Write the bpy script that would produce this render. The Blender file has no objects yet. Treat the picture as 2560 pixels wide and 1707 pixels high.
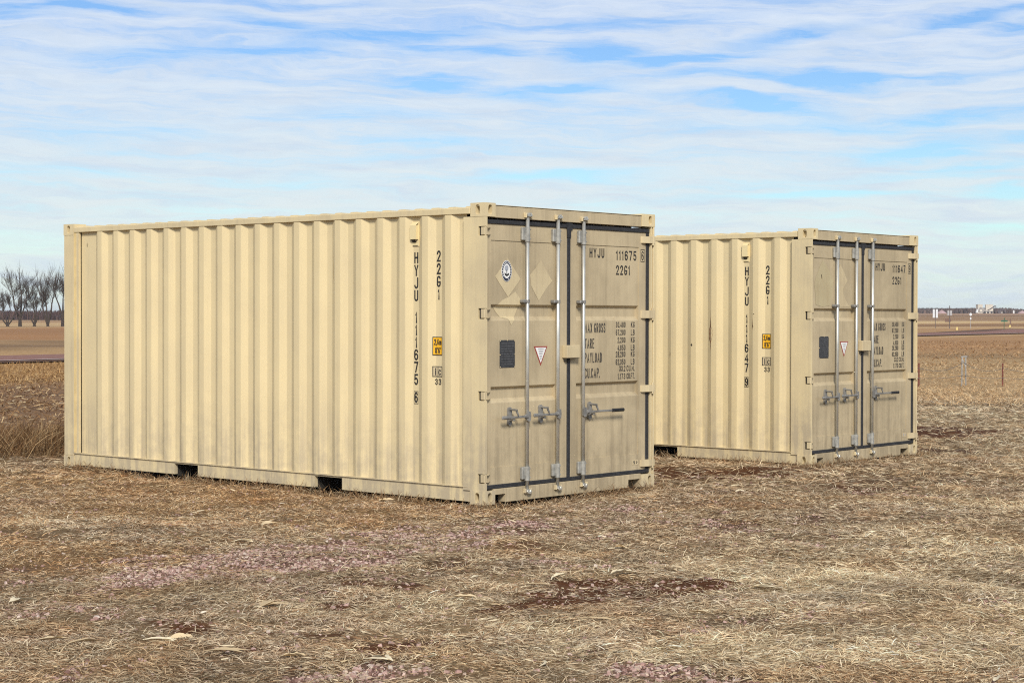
import bpy, bmesh, math, random
import numpy as np
from mathutils import Vector, Matrix

random.seed(7)
rng = np.random.default_rng(11)
sc = bpy.context.scene
col = sc.collection
R = math.radians

# ------------------------------------------------------------------ camera
CAM_F, CAM_W, CAM_P, CAM_R, CAM_H = 4516.926, 2560.0, -0.014466, 0.0021084, 1.62709
def cam_axes():
    f = Vector((0, math.cos(CAM_P), math.sin(CAM_P)))
    r = Vector((1, 0, 0)); u = r.cross(f)
    c, s = math.cos(CAM_R), math.sin(CAM_R)
    return c * r + s * u, -s * r + c * u, f
_r, _u, _f = cam_axes()
cd = bpy.data.cameras.new('camera'); cam = bpy.data.objects.new('camera', cd); col.objects.link(cam)
cd.sensor_width = 36.0; cd.lens = CAM_F / CAM_W * 36.0
cd.clip_start = 0.1; cd.clip_end = 20000
m = Matrix.Identity(4)
for i in range(3):
    m[i][0] = _r[i]; m[i][1] = _u[i]; m[i][2] = -_f[i]
m[2][3] = CAM_H
cam.matrix_world = m
sc.camera = cam

# ------------------------------------------------------------------ light
SUN_EL, SUN_AZ = R(35), math.pi - 0.08          # the sun stands behind the camera
sunv = Vector((math.sin(SUN_AZ) * math.cos(SUN_EL), math.cos(SUN_AZ) * math.cos(SUN_EL), math.sin(SUN_EL)))
sl = bpy.data.lights.new('sun', 'SUN'); sun = bpy.data.objects.new('sun', sl); col.objects.link(sun)
sl.energy = 3.9; sl.angle = R(13); sl.color = (1.0, 0.945, 0.86)
sun.rotation_euler = (-sunv).to_track_quat('-Z', 'Y').to_euler()
sun.location = (0, -20, 30)

sc.view_settings.view_transform = 'Standard'
sc.view_settings.look = 'None'
sc.view_settings.exposure = 0.0
sc.view_settings.gamma = 1.0
sc.render.engine = 'CYCLES'
sc.cycles.use_denoising = False
sc.cycles.max_bounces = 6
sc.cycles.diffuse_bounces = 3
sc.render.film_transparent = False
sc.cycles.pixel_filter_type = 'BLACKMAN_HARRIS'
sc.cycles.filter_width = 1.1

class NT:
    """small helper that writes shader nodes"""
    def __init__(self, tree):
        self.t = tree; tree.nodes.clear()
    def n(self, typ, ins=None, **props):
        nd = self.t.nodes.new(typ)
        for k, v in props.items(): setattr(nd, k, v)
        for k, v in (ins or {}).items(): self.set(nd.inputs[k], v)
        return nd
    def set(self, sock, v):
        if hasattr(v, 'is_output'): self.t.links.new(v, sock)
        elif isinstance(v, bpy.types.Node): self.t.links.new(v.outputs[0], sock)
        else:
            if sock.type == 'RGBA' and len(v) == 3: v = (*v, 1)
            sock.default_value = v
    def m(self, op, a, b=0.0, c=None, clamp=False):
        nd = self.t.nodes.new('ShaderNodeMath'); nd.operation = op; nd.use_clamp = clamp
        self.set(nd.inputs[0], a); self.set(nd.inputs[1], b)
        if c is not None: self.set(nd.inputs[2], c)
        return nd.outputs[0]
    def ss(self, x, a, b, lo=0.0, hi=1.0):
        nd = self.n('ShaderNodeMapRange', {0: x, 1: a, 2: b, 3: lo, 4: hi}, interpolation_type='SMOOTHSTEP')
        return nd.outputs[0]
    def mix(self, f, a, b, mode='MIX'):
        nd = self.t.nodes.new('ShaderNodeMix'); nd.data_type = 'RGBA'; nd.blend_type = mode
        self.set(nd.inputs[0], f); self.set(nd.inputs[6], a); self.set(nd.inputs[7], b)
        return nd.outputs[2]
    def vec(self, x, y, z=0.0):
        return self.n('ShaderNodeCombineXYZ', {0: x, 1: y, 2: z}).outputs[0]
    def noise(self, v, scale, detail=3.0, rough=0.55, w=None):
        nd = self.t.nodes.new('ShaderNodeTexNoise')
        if w is not None:
            nd.noise_dimensions = '4D'; self.set(nd.inputs['W'], w)
        self.set(nd.inputs['Vector'], v); nd.inputs['Scale'].default_value = scale
        nd.inputs['Detail'].default_value = detail; nd.inputs['Roughness'].default_value = rough
        return nd.outputs[0]

# ------------------------------------------------------------------ sky with thin high cloud
world = bpy.data.worlds.new('World'); sc.world = world; world.use_nodes = True
w = NT(world.node_tree)
tc = w.n('ShaderNodeTexCoord')
sep = w.n('ShaderNodeSeparateXYZ', {0: tc.outputs['Generated']})
az = w.m('ARCTAN2', sep.outputs[0], sep.outputs[1])
el = w.m('ARCSINE', sep.outputs[2])
warp = w.noise(w.vec(w.m('MULTIPLY', az, 7.0), w.m('MULTIPLY', el, 30.0)), 1.0, 3.0)
warp2 = w.noise(w.vec(w.m('MULTIPLY', az, 22.0), w.m('MULTIPLY', el, 120.0), 3.0), 1.0, 4.0)
elw = w.m('ADD', el, w.m('ADD', w.m('MULTIPLY', w.m('SUBTRACT', warp, 0.5), 0.022), w.m('MULTIPLY', w.m('SUBTRACT', warp2, 0.5), 0.010)))
av = w.vec(az, elw, 0.0)
# blue openings between the cloud streaks: azimuth, elevation, half length, half height (radians), tilt, strength
GAPS = [
 (640,76,190,20,-.13,.85),(930,88,240,18,.05,1.0),(430,143,300,20,.02,.75),(650,128,200,20,.05,.7),(80,12,210,24,.03,1.0),(40,62,160,20,0,.7),
 (230,52,240,13,-.03,.6),(1130,132,130,18,-.03,.6),(960,122,140,14,0,.5),(1370,140,130,30,0,.8),(1320,205,150,18,0,.85),(1000,190,140,20,-.06,.5),
 (1210,222,140,22,-.10,.6),(1560,143,230,16,.10,.85),(1800,98,170,14,.12,.8),(1680,180,200,14,0,.75),(1900,190,190,22,-.06,.8),(2120,190,260,12,.03,.5),
 (1790,255,170,18,-.12,.8),(1650,235,210,14,-.05,.55),(1900,292,240,20,0,.7),(2180,275,230,22,.03,.65),(2230,66,170,14,.14,.8),(2350,85,120,20,.02,.6),
 (2110,355,170,22,.02,1.0),(1330,405,210,18,.0,.8),(820,268,230,18,.0,.55),(1820,455,270,13,.03,.8),(2330,450,130,18,.02,1.0),(2240,395,200,12,.03,.45),
 (1040,330,180,18,0,.4),(350,310,220,22,0,.35),(120,405,260,18,-.02,.35),(2330,520,220,18,.03,.9),(1640,300,150,14,0,.45),(2000,410,300,10,.02,.45),
 (700,415,260,16,0,.25),(60,560,260,30,0,.35),(2330,330,140,14,0,.5),(700,20,260,12,0,.35),(1500,60,260,16,.03,.35)]
gap = 0.0
for (px, py, hw, hh, tilt, s) in GAPS:
    mp = w.n('ShaderNodeMapping', {'Vector': av, 'Location': ((px - 1176) / 4150, (724 - py) / 4150, 0),
             'Rotation': (0, 0, tilt), 'Scale': (hw * 1.45 / 4150, hh * 1.5 / 4150, 1)}, vector_type='TEXTURE')
    g = w.n('ShaderNodeTexGradient', {0: mp.outputs[0]}, gradient_type='SPHERICAL')
    gs = w.m('MULTIPLY', w.ss(g.outputs['Fac'], -0.05, 1.05), s * 0.94)
    gap = w.m('MAXIMUM', gs, gap) if not isinstance(gap, float) else gs
elt = w.m('ADD', elw, w.m('MULTIPLY', az, 0.035))
streak = w.noise(w.vec(w.m('MULTIPLY', az, 10.0), w.m('MULTIPLY', elt, 115.0), 7.0), 1.0, 7.0, 0.66)
fine = w.noise(w.vec(w.m('MULTIPLY', az, 30.0), w.m('MULTIPLY', elw, 260.0), 1.0), 1.0, 4.0, 0.6)
gap = w.m('MULTIPLY', gap, w.ss(streak, 0.25, 0.62, 0.62, 1.45))
gap = w.m('ADD', gap, w.m('ADD', w.m('MULTIPLY', w.ss(streak, 0.45, 0.74), 0.62), 0.05))
gap = w.m('ADD', gap, w.m('MULTIPLY', w.m('SUBTRACT', fine, 0.5), 0.46), clamp=True)
sky = w.n('ShaderNodeTexSky', sky_type='NISHITA', sun_disc=False, sun_elevation=SUN_EL, sun_rotation=SUN_AZ,
          altitude=400, air_density=1.0, dust_density=0.4, ozone_density=2.0)
skyc = w.mix(1.0, sky.outputs[0], w.mix(w.ss(el, 0.02, 0.16), (0.92, 1.10, 1.16), (0.72, 0.93, 1.20)), 'MULTIPLY')
hi = w.ss(el, 0.015, 0.19)
cl_hi = w.mix(w.ss(streak, 0.3, 0.6), (7.2, 8.15, 9.5), (6.1, 7.25, 9.25))
cloud = w.mix(hi, (7.8, 8.65, 8.65), cl_hi)
shade = w.noise(w.vec(w.m('MULTIPLY', az, 14.0), w.m('MULTIPLY', elt, 130.0), 21.0), 1.0, 6.0, 0.62)
cloud = w.mix(w.m('MULTIPLY', w.ss(shade, 0.42, 0.72), 0.6), cloud, (5.9, 7.0, 8.5))
# thin cloud is brighter round the sun
dot = w.n('ShaderNodeVectorMath', {0: tc.outputs['Generated'], 1: tuple(sunv)}, operation='DOT_PRODUCT').outputs['Value']
aur = w.m('MULTIPLY', w.ss(dot, 0.2, 1.0, 1.0, 1.35), w.ss(el, 0.22, 0.8, 1.0, 0.48))   # unseen cloud overhead dimmed to weaken the ambient light
cloud = w.mix(1.0, cloud, w.vec(aur, aur, aur), 'MULTIPLY')
colr = w.mix(gap, cloud, skyc)
bg = w.n('ShaderNodeBackground', {'Color': colr, 'Strength': 0.1})
w.n('ShaderNodeOutputWorld', {'Surface': bg.outputs[0]})

# ------------------------------------------------------------------ helpers
def tag(o, label=None, cat=None, group=None, kind=None):
    if label: o['label'] = label
    if cat: o['category'] = cat
    if group: o['group'] = group
    if kind: o['kind'] = kind
    return o

def empty(name, loc, rz=0.0):
    o = bpy.data.objects.new(name, None); col.objects.link(o)
    o.location = loc; o.rotation_euler = (0, 0, rz); o.empty_display_size = 0.3
    return o

def fast_mesh(name, V, loops_per_face, idx, mat, smooth=False, attrs=None):
    """V (n,3); loops_per_face (f,) ; idx flat vertex indices"""
    me = bpy.data.meshes.new(name)
    V = np.asarray(V, dtype=np.float32); idx = np.asarray(idx, dtype=np.int32); lp = np.asarray(loops_per_face, dtype=np.int32)
    me.vertices.add(len(V)); me.vertices.foreach_set('co', V.ravel())
    me.loops.add(len(idx)); me.loops.foreach_set('vertex_index', idx)
    me.polygons.add(len(lp)); st = np.zeros(len(lp), dtype=np.int32); st[1:] = np.cumsum(lp)[:-1]
    me.polygons.foreach_set('loop_start', st)
    me.polygons.foreach_set('use_smooth', np.full(len(lp), smooth))
    for an, arr in (attrs or {}).items():
        arr = np.asarray(arr, dtype=np.float32)
        if arr.ndim == 2:
            if arr.shape[1] == 3: arr = np.concatenate([arr, np.ones((len(arr), 1), np.float32)], 1)
            a = me.attributes.new(an, 'FLOAT_COLOR', 'POINT'); a.data.foreach_set('color', arr.ravel())
        else:
            a = me.attributes.new(an, 'FLOAT', 'POINT'); a.data.foreach_set('value', arr)
    me.update(calc_edges=True); me.validate()
    if mat: me.materials.append(mat)
    o = bpy.data.objects.new(name, me); col.objects.link(o)
    return o

class B:
    """collects boxes, tubes and plates, then links them as one mesh object"""
    def __init__(self): self.v = []; self.f = []
    def add(self, vs, fs):
        k = len(self.v); self.v += [tuple(p) for p in vs]; self.f += [tuple(i + k for i in f) for f in fs]; return self
    def box(self, x0, x1, y0, y1, z0, z1, b=0.0):
        c = ((x0 + x1) / 2, (y0 + y1) / 2, (z0 + z1) / 2); h = (abs(x1 - x0) / 2, abs(y1 - y0) / 2, abs(z1 - z0) / 2)
        if b <= 0:
            vs = [(x, y, z) for x in (x0, x1) for y in (y0, y1) for z in (z0, z1)]
            return self.add(vs, [(0, 1, 3, 2), (4, 6, 7, 5), (0, 4, 5, 1), (2, 3, 7, 6), (0, 2, 6, 4), (1, 5, 7, 3)])
        b = min(b, min(h) * 0.9); vs = []; ix = {}
        S = [(sx, sy, sz) for sx in (-1, 1) for sy in (-1, 1) for sz in (-1, 1)]
        for s in S:
            for ax in range(3):
                p = [c[i] + s[i] * (h[i] if i == ax else h[i] - b) for i in range(3)]
                ix[(s, ax)] = len(vs); vs.append(p)
        fs = []
        for ax in range(3):
            o = [i for i in range(3) if i != ax]
            for sg in (-1, 1):
                q = []
                for (a, d) in ((-1, -1), (1, -1), (1, 1), (-1, 1)):
                    s = [0, 0, 0]; s[ax] = sg; s[o[0]] = a; s[o[1]] = d; q.append(ix[(tuple(s), ax)])
                fs.append(tuple(q))
            # edges along axis ax
            for (a, d) in ((-1, -1), (1, -1), (1, 1), (-1, 1)):
                s0 = [0, 0, 0]; s1 = [0, 0, 0]; s0[ax] = -1; s1[ax] = 1
                for s in (s0, s1): s[o[0]] = a; s[o[1]] = d
                s0 = tuple(s0); s1 = tuple(s1)
                fs.append((ix[(s0, o[0])], ix[(s1, o[0])], ix[(s1, o[1])], ix[(s0, o[1])]))
        for s in S: fs.append((ix[(s, 0)], ix[(s, 1)], ix[(s, 2)]))
        return self.add(vs, fs)
    def tube(self, pts, r, n=12, caps=True, r1=None):
        pts = [Vector(p) for p in pts]; rings = []; vs = []; fs = []
        for i, p in enumerate(pts):
            d = (pts[min(i + 1, len(pts) - 1)] - pts[max(i - 1, 0)]).normalized()
            a = d.cross(Vector((0.3, 0.1, 1)) if abs(d.z) < 0.9 else Vector((1, 0.1, 0))).normalized(); c = d.cross(a)
            rr = r if r1 is None else r + (r1 - r) * i / (len(pts) - 1)
            for k in range(n):
                t = 2 * math.pi * k / n; vs.append(p + rr * (math.cos(t) * a + math.sin(t) * c))
        for i in range(len(pts) - 1):
            for k in range(n):
                fs.append((i * n + k, i * n + (k + 1) % n, (i + 1) * n + (k + 1) % n, (i + 1) * n + k))
        if caps:
            fs.append(tuple(range(n))); fs.append(tuple(range((len(pts) - 1) * n, len(pts) * n)))
        return self.add(vs, fs)
    def prism(self, poly, axis, a0, a1):
        """poly 2-D outline in the plane normal to axis, extruded a0..a1"""
        def P(p, a): return (a, p[0], p[1]) if axis == 0 else (p[0], a, p[1]) if axis == 1 else (p[0], p[1], a)
        n = len(poly); vs = [P(p, a0) for p in poly] + [P(p, a1) for p in poly]
        fs = [tuple(range(n)), tuple(range(2 * n - 1, n - 1, -1))] + [(i, (i + 1) % n, n + (i + 1) % n, n + i) for i in range(n)]
        return self.add(vs, fs)
    def holed(self, o, u, v, nrm, wd, ht, hw, hh, depth, cx=None, cy=None):
        """plate with a stadium hole: corner o, unit axes u v, outward nrm"""
        o = Vector(o); u = Vector(u); v = Vector(v); nrm = Vector(nrm)
        cx = wd / 2 if cx is None else cx; cy = ht / 2 if cy is None else cy
        ang = sorted([2 * math.pi * i / 20 for i in range(20)] + [math.atan2(y - cy, x - cx) % (2 * math.pi) for x in (0, wd) for y in (0, ht)])
        inn = []; out = []
        for t in ang:
            c, s = math.cos(t), math.sin(t)
            k = min((((wd - cx) if c > 0 else cx) / abs(c)) if abs(c) > 1e-6 else 9, (((ht - cy) if s > 0 else cy) / abs(s)) if abs(s) > 1e-6 else 9)
            out.append((cx + k * c, cy + k * s))
            p = 3.2; q = (abs(c / hw) ** p + abs(s / hh) ** p) ** (-1 / p) if hw < hh * .95 or hh < hw * .95 else hw
            inn.append((cx + q * c, cy + q * s))
        n = len(ang); W3 = lambda p, d=0: o + u * p[0] + v * p[1] - nrm * d
        vs = [W3(p) for p in out] + [W3(p) for p in inn] + [W3(p, depth) for p in inn]
        fs = []
        for i in range(n):
            j = (i + 1) % n
            fs += [(i, j, n + j, n + i), (n + i, n + j, 2 * n + j, 2 * n + i)]
        fs.append(tuple(range(2 * n, 3 * n)))
        return self.add(vs, fs)
    def build(self, name, mat, parent=None, smooth=False, off=(0, 0, 0), recalc=True):
        me = bpy.data.meshes.new(name)
        me.from_pydata([(p[0] - off[0], p[1] - off[1], p[2] - off[2]) for p in self.v], [], self.f)
        if recalc:
            bm = bmesh.new(); bm.from_mesh(me); bmesh.ops.recalc_face_normals(bm, faces=bm.faces[:]); bm.to_mesh(me); bm.free()
        if smooth: me.polygons.foreach_set('use_smooth', [True] * len(me.polygons))
        me.materials.append(mat); me.update()
        o = bpy.data.objects.new(name, me); col.objects.link(o)
        if parent: o.parent = parent
        return o

def _arc(cx, cy, rx, ry, a0, a1, n=9):
    return [(cx + rx * math.cos(R(a0 + (a1 - a0) * i / n)), cy + ry * math.sin(R(a0 + (a1 - a0) * i / n))) for i in range(n + 1)]
_six = [[*_arc(.5, .72, .5, .28, 25, 180), (0, .29), *_arc(.5, .29, .5, .29, 180, 540, 18)]]
_B = [[(0, .52), (.55, .52), *_arc(.55, .76, .38, .24, -90, 90), (0, 1), (0, 0), (.55, 0), *_arc(.55, .26, .45, .26, -90, 90), (0.06, .52)]]
GLYPH = {
 'H': [[(0, 0), (0, 1)], [(1, 0), (1, 1)], [(0, .52), (1, .52)]], 'Y': [[(0, 1), (.5, .45), (1, 1)], [(.5, .45), (.5, 0)]],
 'J': [[(1, 1), *_arc(.5, .26, .5, .26, 0, -170)]], 'U': [[(0, 1), *_arc(.5, .26, .5, .26, 180, 360), (1, 1)]],
 '0': [[(0, .26), *_arc(.5, .26, .5, .26, 180, 360), *_arc(.5, .74, .5, .26, 0, 180), (0, .22)]], 'O': [[(0, .26), *_arc(.5, .26, .5, .26, 180, 360), *_arc(.5, .74, .5, .26, 0, 180), (0, .22)]], '1': [[(0, .80), (.9, 1), (.9, 0)]],
 '2': [[*_arc(.5, .74, .5, .26, 175, -35), (0, 0), (1, 0)]], '3': [[*_arc(.5, .76, .46, .24, 165, -80), (.42, .53)], [(.42, .53), *_arc(.5, .27, .5, .27, 85, -165)]],
 '4': [[(.78, 0), (.78, 1), (0, .28), (1, .28)]], '5': [[(.95, 1), (.1, 1), (.06, .52), *_arc(.5, .31, .5, .31, 130, -155)]], '6': _six,
 '7': [[(0, 1), (1, 1), (.35, 0)]], '8': [[*_arc(.5, .765, .43, .235, 0, 360, 16)], [*_arc(.5, .265, .5, .265, 0, 360, 16)]],
 '9': [[(1 - x, 1 - y) for (x, y) in _six[0]]], 'G': [[*_arc(.5, .74, .5, .26, 25, 180), *_arc(.5, .26, .5, .26, 180, 360), (1, .43), (.5, .43)]],
 'C': [[*_arc(.5, .74, .5, .26, 10, 180), *_arc(.5, .26, .5, .26, 180, 350)]], 'M': [[(0, 0), (0, 1), (.5, .3), (1, 1), (1, 0)]],
 'A': [[(0, 0), (.5, 1), (1, 0)], [(.2, .3), (.8, .3)]], 'X': [[(0, 0), (1, 1)], [(0, 1), (1, 0)]], 'R': [[(0, 0), (0, 1), (.5, 1), *_arc(.55, .74, .45, .26, 90, -90), (0, .48)], [(.5, .46), (1, 0)]],
 'S': [[*_arc(.5, .75, .48, .25, 15, 270), *_arc(.5, .25, .5, .25, 90, -165)]], 'T': [[(0, 1), (1, 1)], [(.5, .97), (.5, 0)]], 'E': [[(1, 1), (0, 1), (0, 0), (1, 0)], [(0, .52), (.8, .52)]],
 'P': [[(0, 0), (0, 1), (.5, 1), *_arc(.55, .74, .45, .26, 90, -90), (0, .48)]], 'L': [[(0, 1), (0, 0), (1, 0)]], 'D': [[(0, 0), (0, 1), (.4, 1), *_arc(.4, .5, .6, .5, 90, -90), (0, 0)]],
 'K': [[(0, 0), (0, 1)], [(1, 1), (.08, .42)], [(.34, .58), (1, 0)]], 'B': _B, 'F': [[(1, 1), (0, 1), (0, 0)], [(0, .52), (.8, .52)]],
 '.': [[(.5, 0), (.5, .05)]], ',': [[(.6, .06), (.4, -.12)]], "'": [[(.5, 1), (.5, .78)]], '"': [[(.15, 1), (.15, .78)], [(.85, 1), (.85, .78)]],
 'm': [[(0, 0), (0, .66)], [(0, .48), *_arc(.25, .48, .25, .17, 180, 0), (.5, 0)], [(.5, .48), *_arc(.75, .48, .25, .17, 180, 0), (1, 0)]],
 'i': [[(.5, 0), (.5, .64)], [(.5, .84), (.5, .97)]], 'c': [[*_arc(.5, .5, .5, .5, 40, 320, 14)]]}
GW = {'1': .52, '.': .16, ',': .2, "'": .16, '"': .4, ' ': .45, 'M': 1.25, 'm': 1.45, 'i': .3, 'A': 1.15, 'X': 1.05}
def text(b, s, fn, u0, u1, v0, v1, sw=0.012, gap=0.42):
    """stencil lettering drawn as strokes of width sw; s fills u0..u1, v0..v1; fn maps (u, v) to a point"""
    tot = sum(GW.get(c, 1.0) for c in s) + gap * (len(s) - 1); k = (u1 - u0 - 0.0) / tot
    sx = sw * .5; x = u0
    for c in s:
        wd = GW.get(c, 1.0) * k
        for st in GLYPH.get(c, []):
            P = []
            for p in st:
                q = Vector((x + sx * (1 if wd > 2 * sx else 0) + p[0] * max(wd - 2 * sx, .0005), v0 + sx + p[1] * (v1 - v0 - 2 * sx)))
                if not P or (q - P[-1]).length > 1e-5: P.append(q)
            if len(P) < 2: continue
            closed = (P[0] - P[-1]).length < 1e-4; n = len(P); vs = []
            for i in range(n):
                a = P[i - 1] if i else (P[-2] if closed else None); e = P[i + 1] if i < n - 1 else (P[1] if closed else None)
                d1 = (P[i] - a).normalized() if a is not None else None; d2 = (e - P[i]).normalized() if e is not None else None
                d1 = d1 or d2; d2 = d2 or d1; t = (d1 + d2)
                if t.length < .2: t = d1
                t.normalize(); nr = Vector((-t.y, t.x)); m_ = sx / max(.55, abs(nr.dot(Vector((-d1.y, d1.x)))))
                ext = Vector((0, 0))
                if not closed and i == 0: ext = -d1 * sx
                if not closed and i == n - 1: ext = d1 * sx
                for sg in (1, -1): q = P[i] + ext + nr * (m_ * sg); vs.append(fn(q.x, q.y))
            b.add(vs, [(2 * i, 2 * i + 1, 2 * i + 3, 2 * i + 2) for i in range(n - 1)])
        x += wd + gap * k

# ------------------------------------------------------------------ materials
def mat(name):
    m_ = bpy.data.materials.new(name); m_.use_nodes = True
    n = NT(m_.node_tree)
    out = n.n('ShaderNodeOutputMaterial'); p = n.n('ShaderNodeBsdfPrincipled')
    n.t.links.new(p.outputs[0], out.inputs[0])
    return m_, n, p

def simple(name, c, rough=0.6, metal=0.0, var=0.12, scale=20.0, bump=0.0):
    m_, n, p = mat(name)
    co = n.n('ShaderNodeTexCoord').outputs['Object']
    nz = n.noise(co, scale, 4.0)
    n.set(p.inputs['Base Color'], n.mix(n.ss(nz, 0.3, 0.7), [x * (1 - var) for x in c], [x * (1 + var) for x in c]))
    p.inputs['Roughness'].default_value = rough; p.inputs['Metallic'].default_value = metal
    if bump:
        bp = n.n('ShaderNodeBump', {'Strength': bump, 'Distance': 0.01, 'Height': nz}); n.set(p.inputs['Normal'], bp.outputs[0])
    return m_

def paint(name, clean, dirt, amount, streaks, seed, foot=0.5, rough=0.55):
    """old gloss paint: clean colour, large stains, run-down streaks, splash dirt by the ground"""
    m_, n, p = mat(name)
    co = n.n('ShaderNodeTexCoord').outputs['Object']
    sp = n.n('ShaderNodeSeparateXYZ', {0: co})
    vst = n.n('ShaderNodeMapping', {0: co, 'Location': (seed, seed * 1.7, 0), 'Scale': (16, 16, 0.55)}).outputs[0]
    vst2 = n.n('ShaderNodeMapping', {0: co, 'Location': (seed + 3, seed * .7, 0), 'Scale': (55, 55, 2.2)}).outputs[0]
    big = n.noise(co, 1.6, 4.0, 0.6, w=seed); st = n.noise(vst, 1.0, 4.0, 0.6); st2 = n.noise(vst2, 1.0, 3.0, 0.6)
    sm = n.noise(co, 9.0, 5.0, 0.65, w=seed + 2); sp_ = n.noise(co, 70.0, 3.0, 0.6, w=seed)
    f = n.m('MULTIPLY', n.ss(big, 0.3, 0.7), amount)
    f = n.m('ADD', f, n.m('MULTIPLY', n.ss(st, 0.42, 0.75), streaks))
    f = n.m('ADD', f, n.m('MULTIPLY', n.ss(st2, 0.5, 0.8), streaks * 0.6))
    low = n.m('MULTIPLY', n.ss(sp.outputs[2], 1.0, 0.1), n.ss(n.m('ADD', n.m('MULTIPLY', st, .6), n.m('MULTIPLY', sm, .5)), 0.42, 0.68))
    f = n.m('ADD', f, n.m('MULTIPLY', low, foot))
    f = n.m('ADD', f, n.m('MULTIPLY', n.m('SUBTRACT', sm, 0.5), amount * 0.5), clamp=True)
    c = n.mix(f, clean, dirt)
    c = n.mix(n.m('MULTIPLY', n.ss(sp_, 0.66, 0.78), 0.25), c, [x * .5 for x in dirt])
    c = n.mix(n.m('MULTIPLY', n.ss(sm, 0.70, 0.82), 0.34), c, (0.25, 0.15, 0.07))
    n.set(p.inputs['Base Color'], c)
    n.set(p.inputs['Roughness'], n.m('ADD', n.m('MULTIPLY', f, 0.3), rough))
    bp = n.n('ShaderNodeBump', {'Strength': 0.4, 'Distance': 0.02, 'Height': n.m('ADD', n.noise(co, 2.2, 2.0, w=seed), n.m('MULTIPLY', sm, 0.05))})
    n.set(p.inputs['Normal'], bp.outputs[0])
    p.inputs['Specular IOR Level'].default_value = 0.3
    return m_

def attr_mat(name, attr, rough=0.9, transl=0.0, noise_scale=0.0):
    m_, n, p = mat(name)
    a = n.n('ShaderNodeAttribute', attribute_name=attr).outputs['Color']
    if noise_scale:
        co = n.n('ShaderNodeTexCoord').outputs['Object']
        nz = n.noise(co, noise_scale, 6.0, 0.7)
        a = n.mix(n.ss(nz, 0.25, 0.75), n.mix(1.0, a, (0.62, 0.6, 0.58), 'MULTIPLY'), n.mix(1.0, a, (1.28, 1.28, 1.25), 'MULTIPLY'))
    n.set(p.inputs['Base Color'], a); p.inputs['Roughness'].default_value = rough
    p.inputs['Specular IOR Level'].default_value = 0.15
    if transl:
        tr = n.n('ShaderNodeBsdfTranslucent', {'Color': a}); mx = n.n('ShaderNodeMixShader', {0: transl, 1: p.outputs[0], 2: tr.outputs[0]})
        out = [x for x in n.t.nodes if x.type == 'OUTPUT_MATERIAL'][0]; n.t.links.new(mx.outputs[0], out.inputs[0])
    return m_

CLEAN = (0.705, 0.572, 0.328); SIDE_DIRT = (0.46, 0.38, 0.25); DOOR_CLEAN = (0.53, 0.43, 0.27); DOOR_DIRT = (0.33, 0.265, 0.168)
VENT = simple('vent_paint', (0.76, 0.62, 0.34), 0.5, 0, .05, 6)
BRK = simple('bracket_steel', (0.33, 0.32, 0.285), 0.55, 0.3, 0.2, 25)
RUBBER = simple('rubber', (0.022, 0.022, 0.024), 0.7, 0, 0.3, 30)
GALV = simple('galvanised_steel', (0.58, 0.565, 0.51), 0.38, 0.65, 0.10, 8)
DULL = simple('weathered_steel', (0.235, 0.225, 0.205), 0.6, 0.3, 0.25, 25)
BLACKGRIP = simple('black_grip', (0.012, 0.012, 0.012), 0.5)
INK = simple('stencil_paint', (0.018, 0.017, 0.016), 0.6, 0, 0.4, 80)
INKOLD = simple('worn_stencil_paint', (0.06, 0.052, 0.042), 0.7, 0, 0.5, 60)
YEL = simple('yellow_decal', (0.80, 0.42, 0.012), 0.45)
WHT = simple('white_decal', (0.78, 0.77, 0.74), 0.5, 0, 0.06)
REDD = simple('red_decal', (0.30, 0.05, 0.035), 0.5)
GREYP = simple('grey_print', (0.33, 0.32, 0.33), 0.6)
PLATE = simple('plate_black', (0.035, 0.036, 0.038), 0.5, 0, .3)
PLATE2 = simple('plate_print', (0.075, 0.075, 0.08), 0.5)
RUST = simple('rust', (0.22, 0.11, 0.045), 0.85, 0, 0.4, 40)
DARKCHIP = simple('chipped_spot', (0.05, 0.035, 0.02), 0.85)
SEAL = simple('yellow_sealant', (0.70, 0.52, 0.235), 0.6, 0, 0.12, 6)
DARKIN = simple('dark_steel_and_shade', (0.028, 0.024, 0.018), 0.8)  # dark steel; also paints in the shade inside gaps and pockets

# ------------------------------------------------------------------ containers
CW, CL, CH = 2.438, 6.058, 2.591
PITCH, PX_OUT, PX_IN = 0.278, 0.006, 0.042
def corr_pts():
    """side panel outline: (Y, depth X) breakpoints, door end to back end"""
    pts = [(0.245, PX_IN), (0.3305 - .0, PX_IN)]
    k = 0
    pts = [(0.245, PX_IN)]
    y = 0.3305
    while y + 0.278 < 5.80:
        pts += [(y, PX_IN), (y + .068, PX_OUT), (y + .14, PX_OUT), (y + .208, PX_IN)]
        y += PITCH
    pts.append((5.80, PX_IN))
    return pts
CORR = corr_pts()
_cy = np.array([p[0] for p in CORR]); _cx = np.array([p[1] for p in CORR])
def prof(y): return float(np.interp(y, _cy, _cx))
def rounded(pts, r=0.0045):
    out = [pts[0]]
    for a, b, c in zip(pts[:-2], pts[1:-1], pts[2:]):
        a, b, c = Vector(a), Vector(b), Vector(c)
        d1 = (a - b); d2 = (c - b); r1 = min(r, d1.length * .4); r2 = min(r, d2.length * .4)
        p = b + d1.normalized() * r1; q = b + d2.normalized() * r2
        for t in (0, .33, .67, 1): out.append(tuple((1 - t) ** 2 * p + 2 * t * (1 - t) * b + t * t * q))
    out.append(pts[-1]); return out

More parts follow.
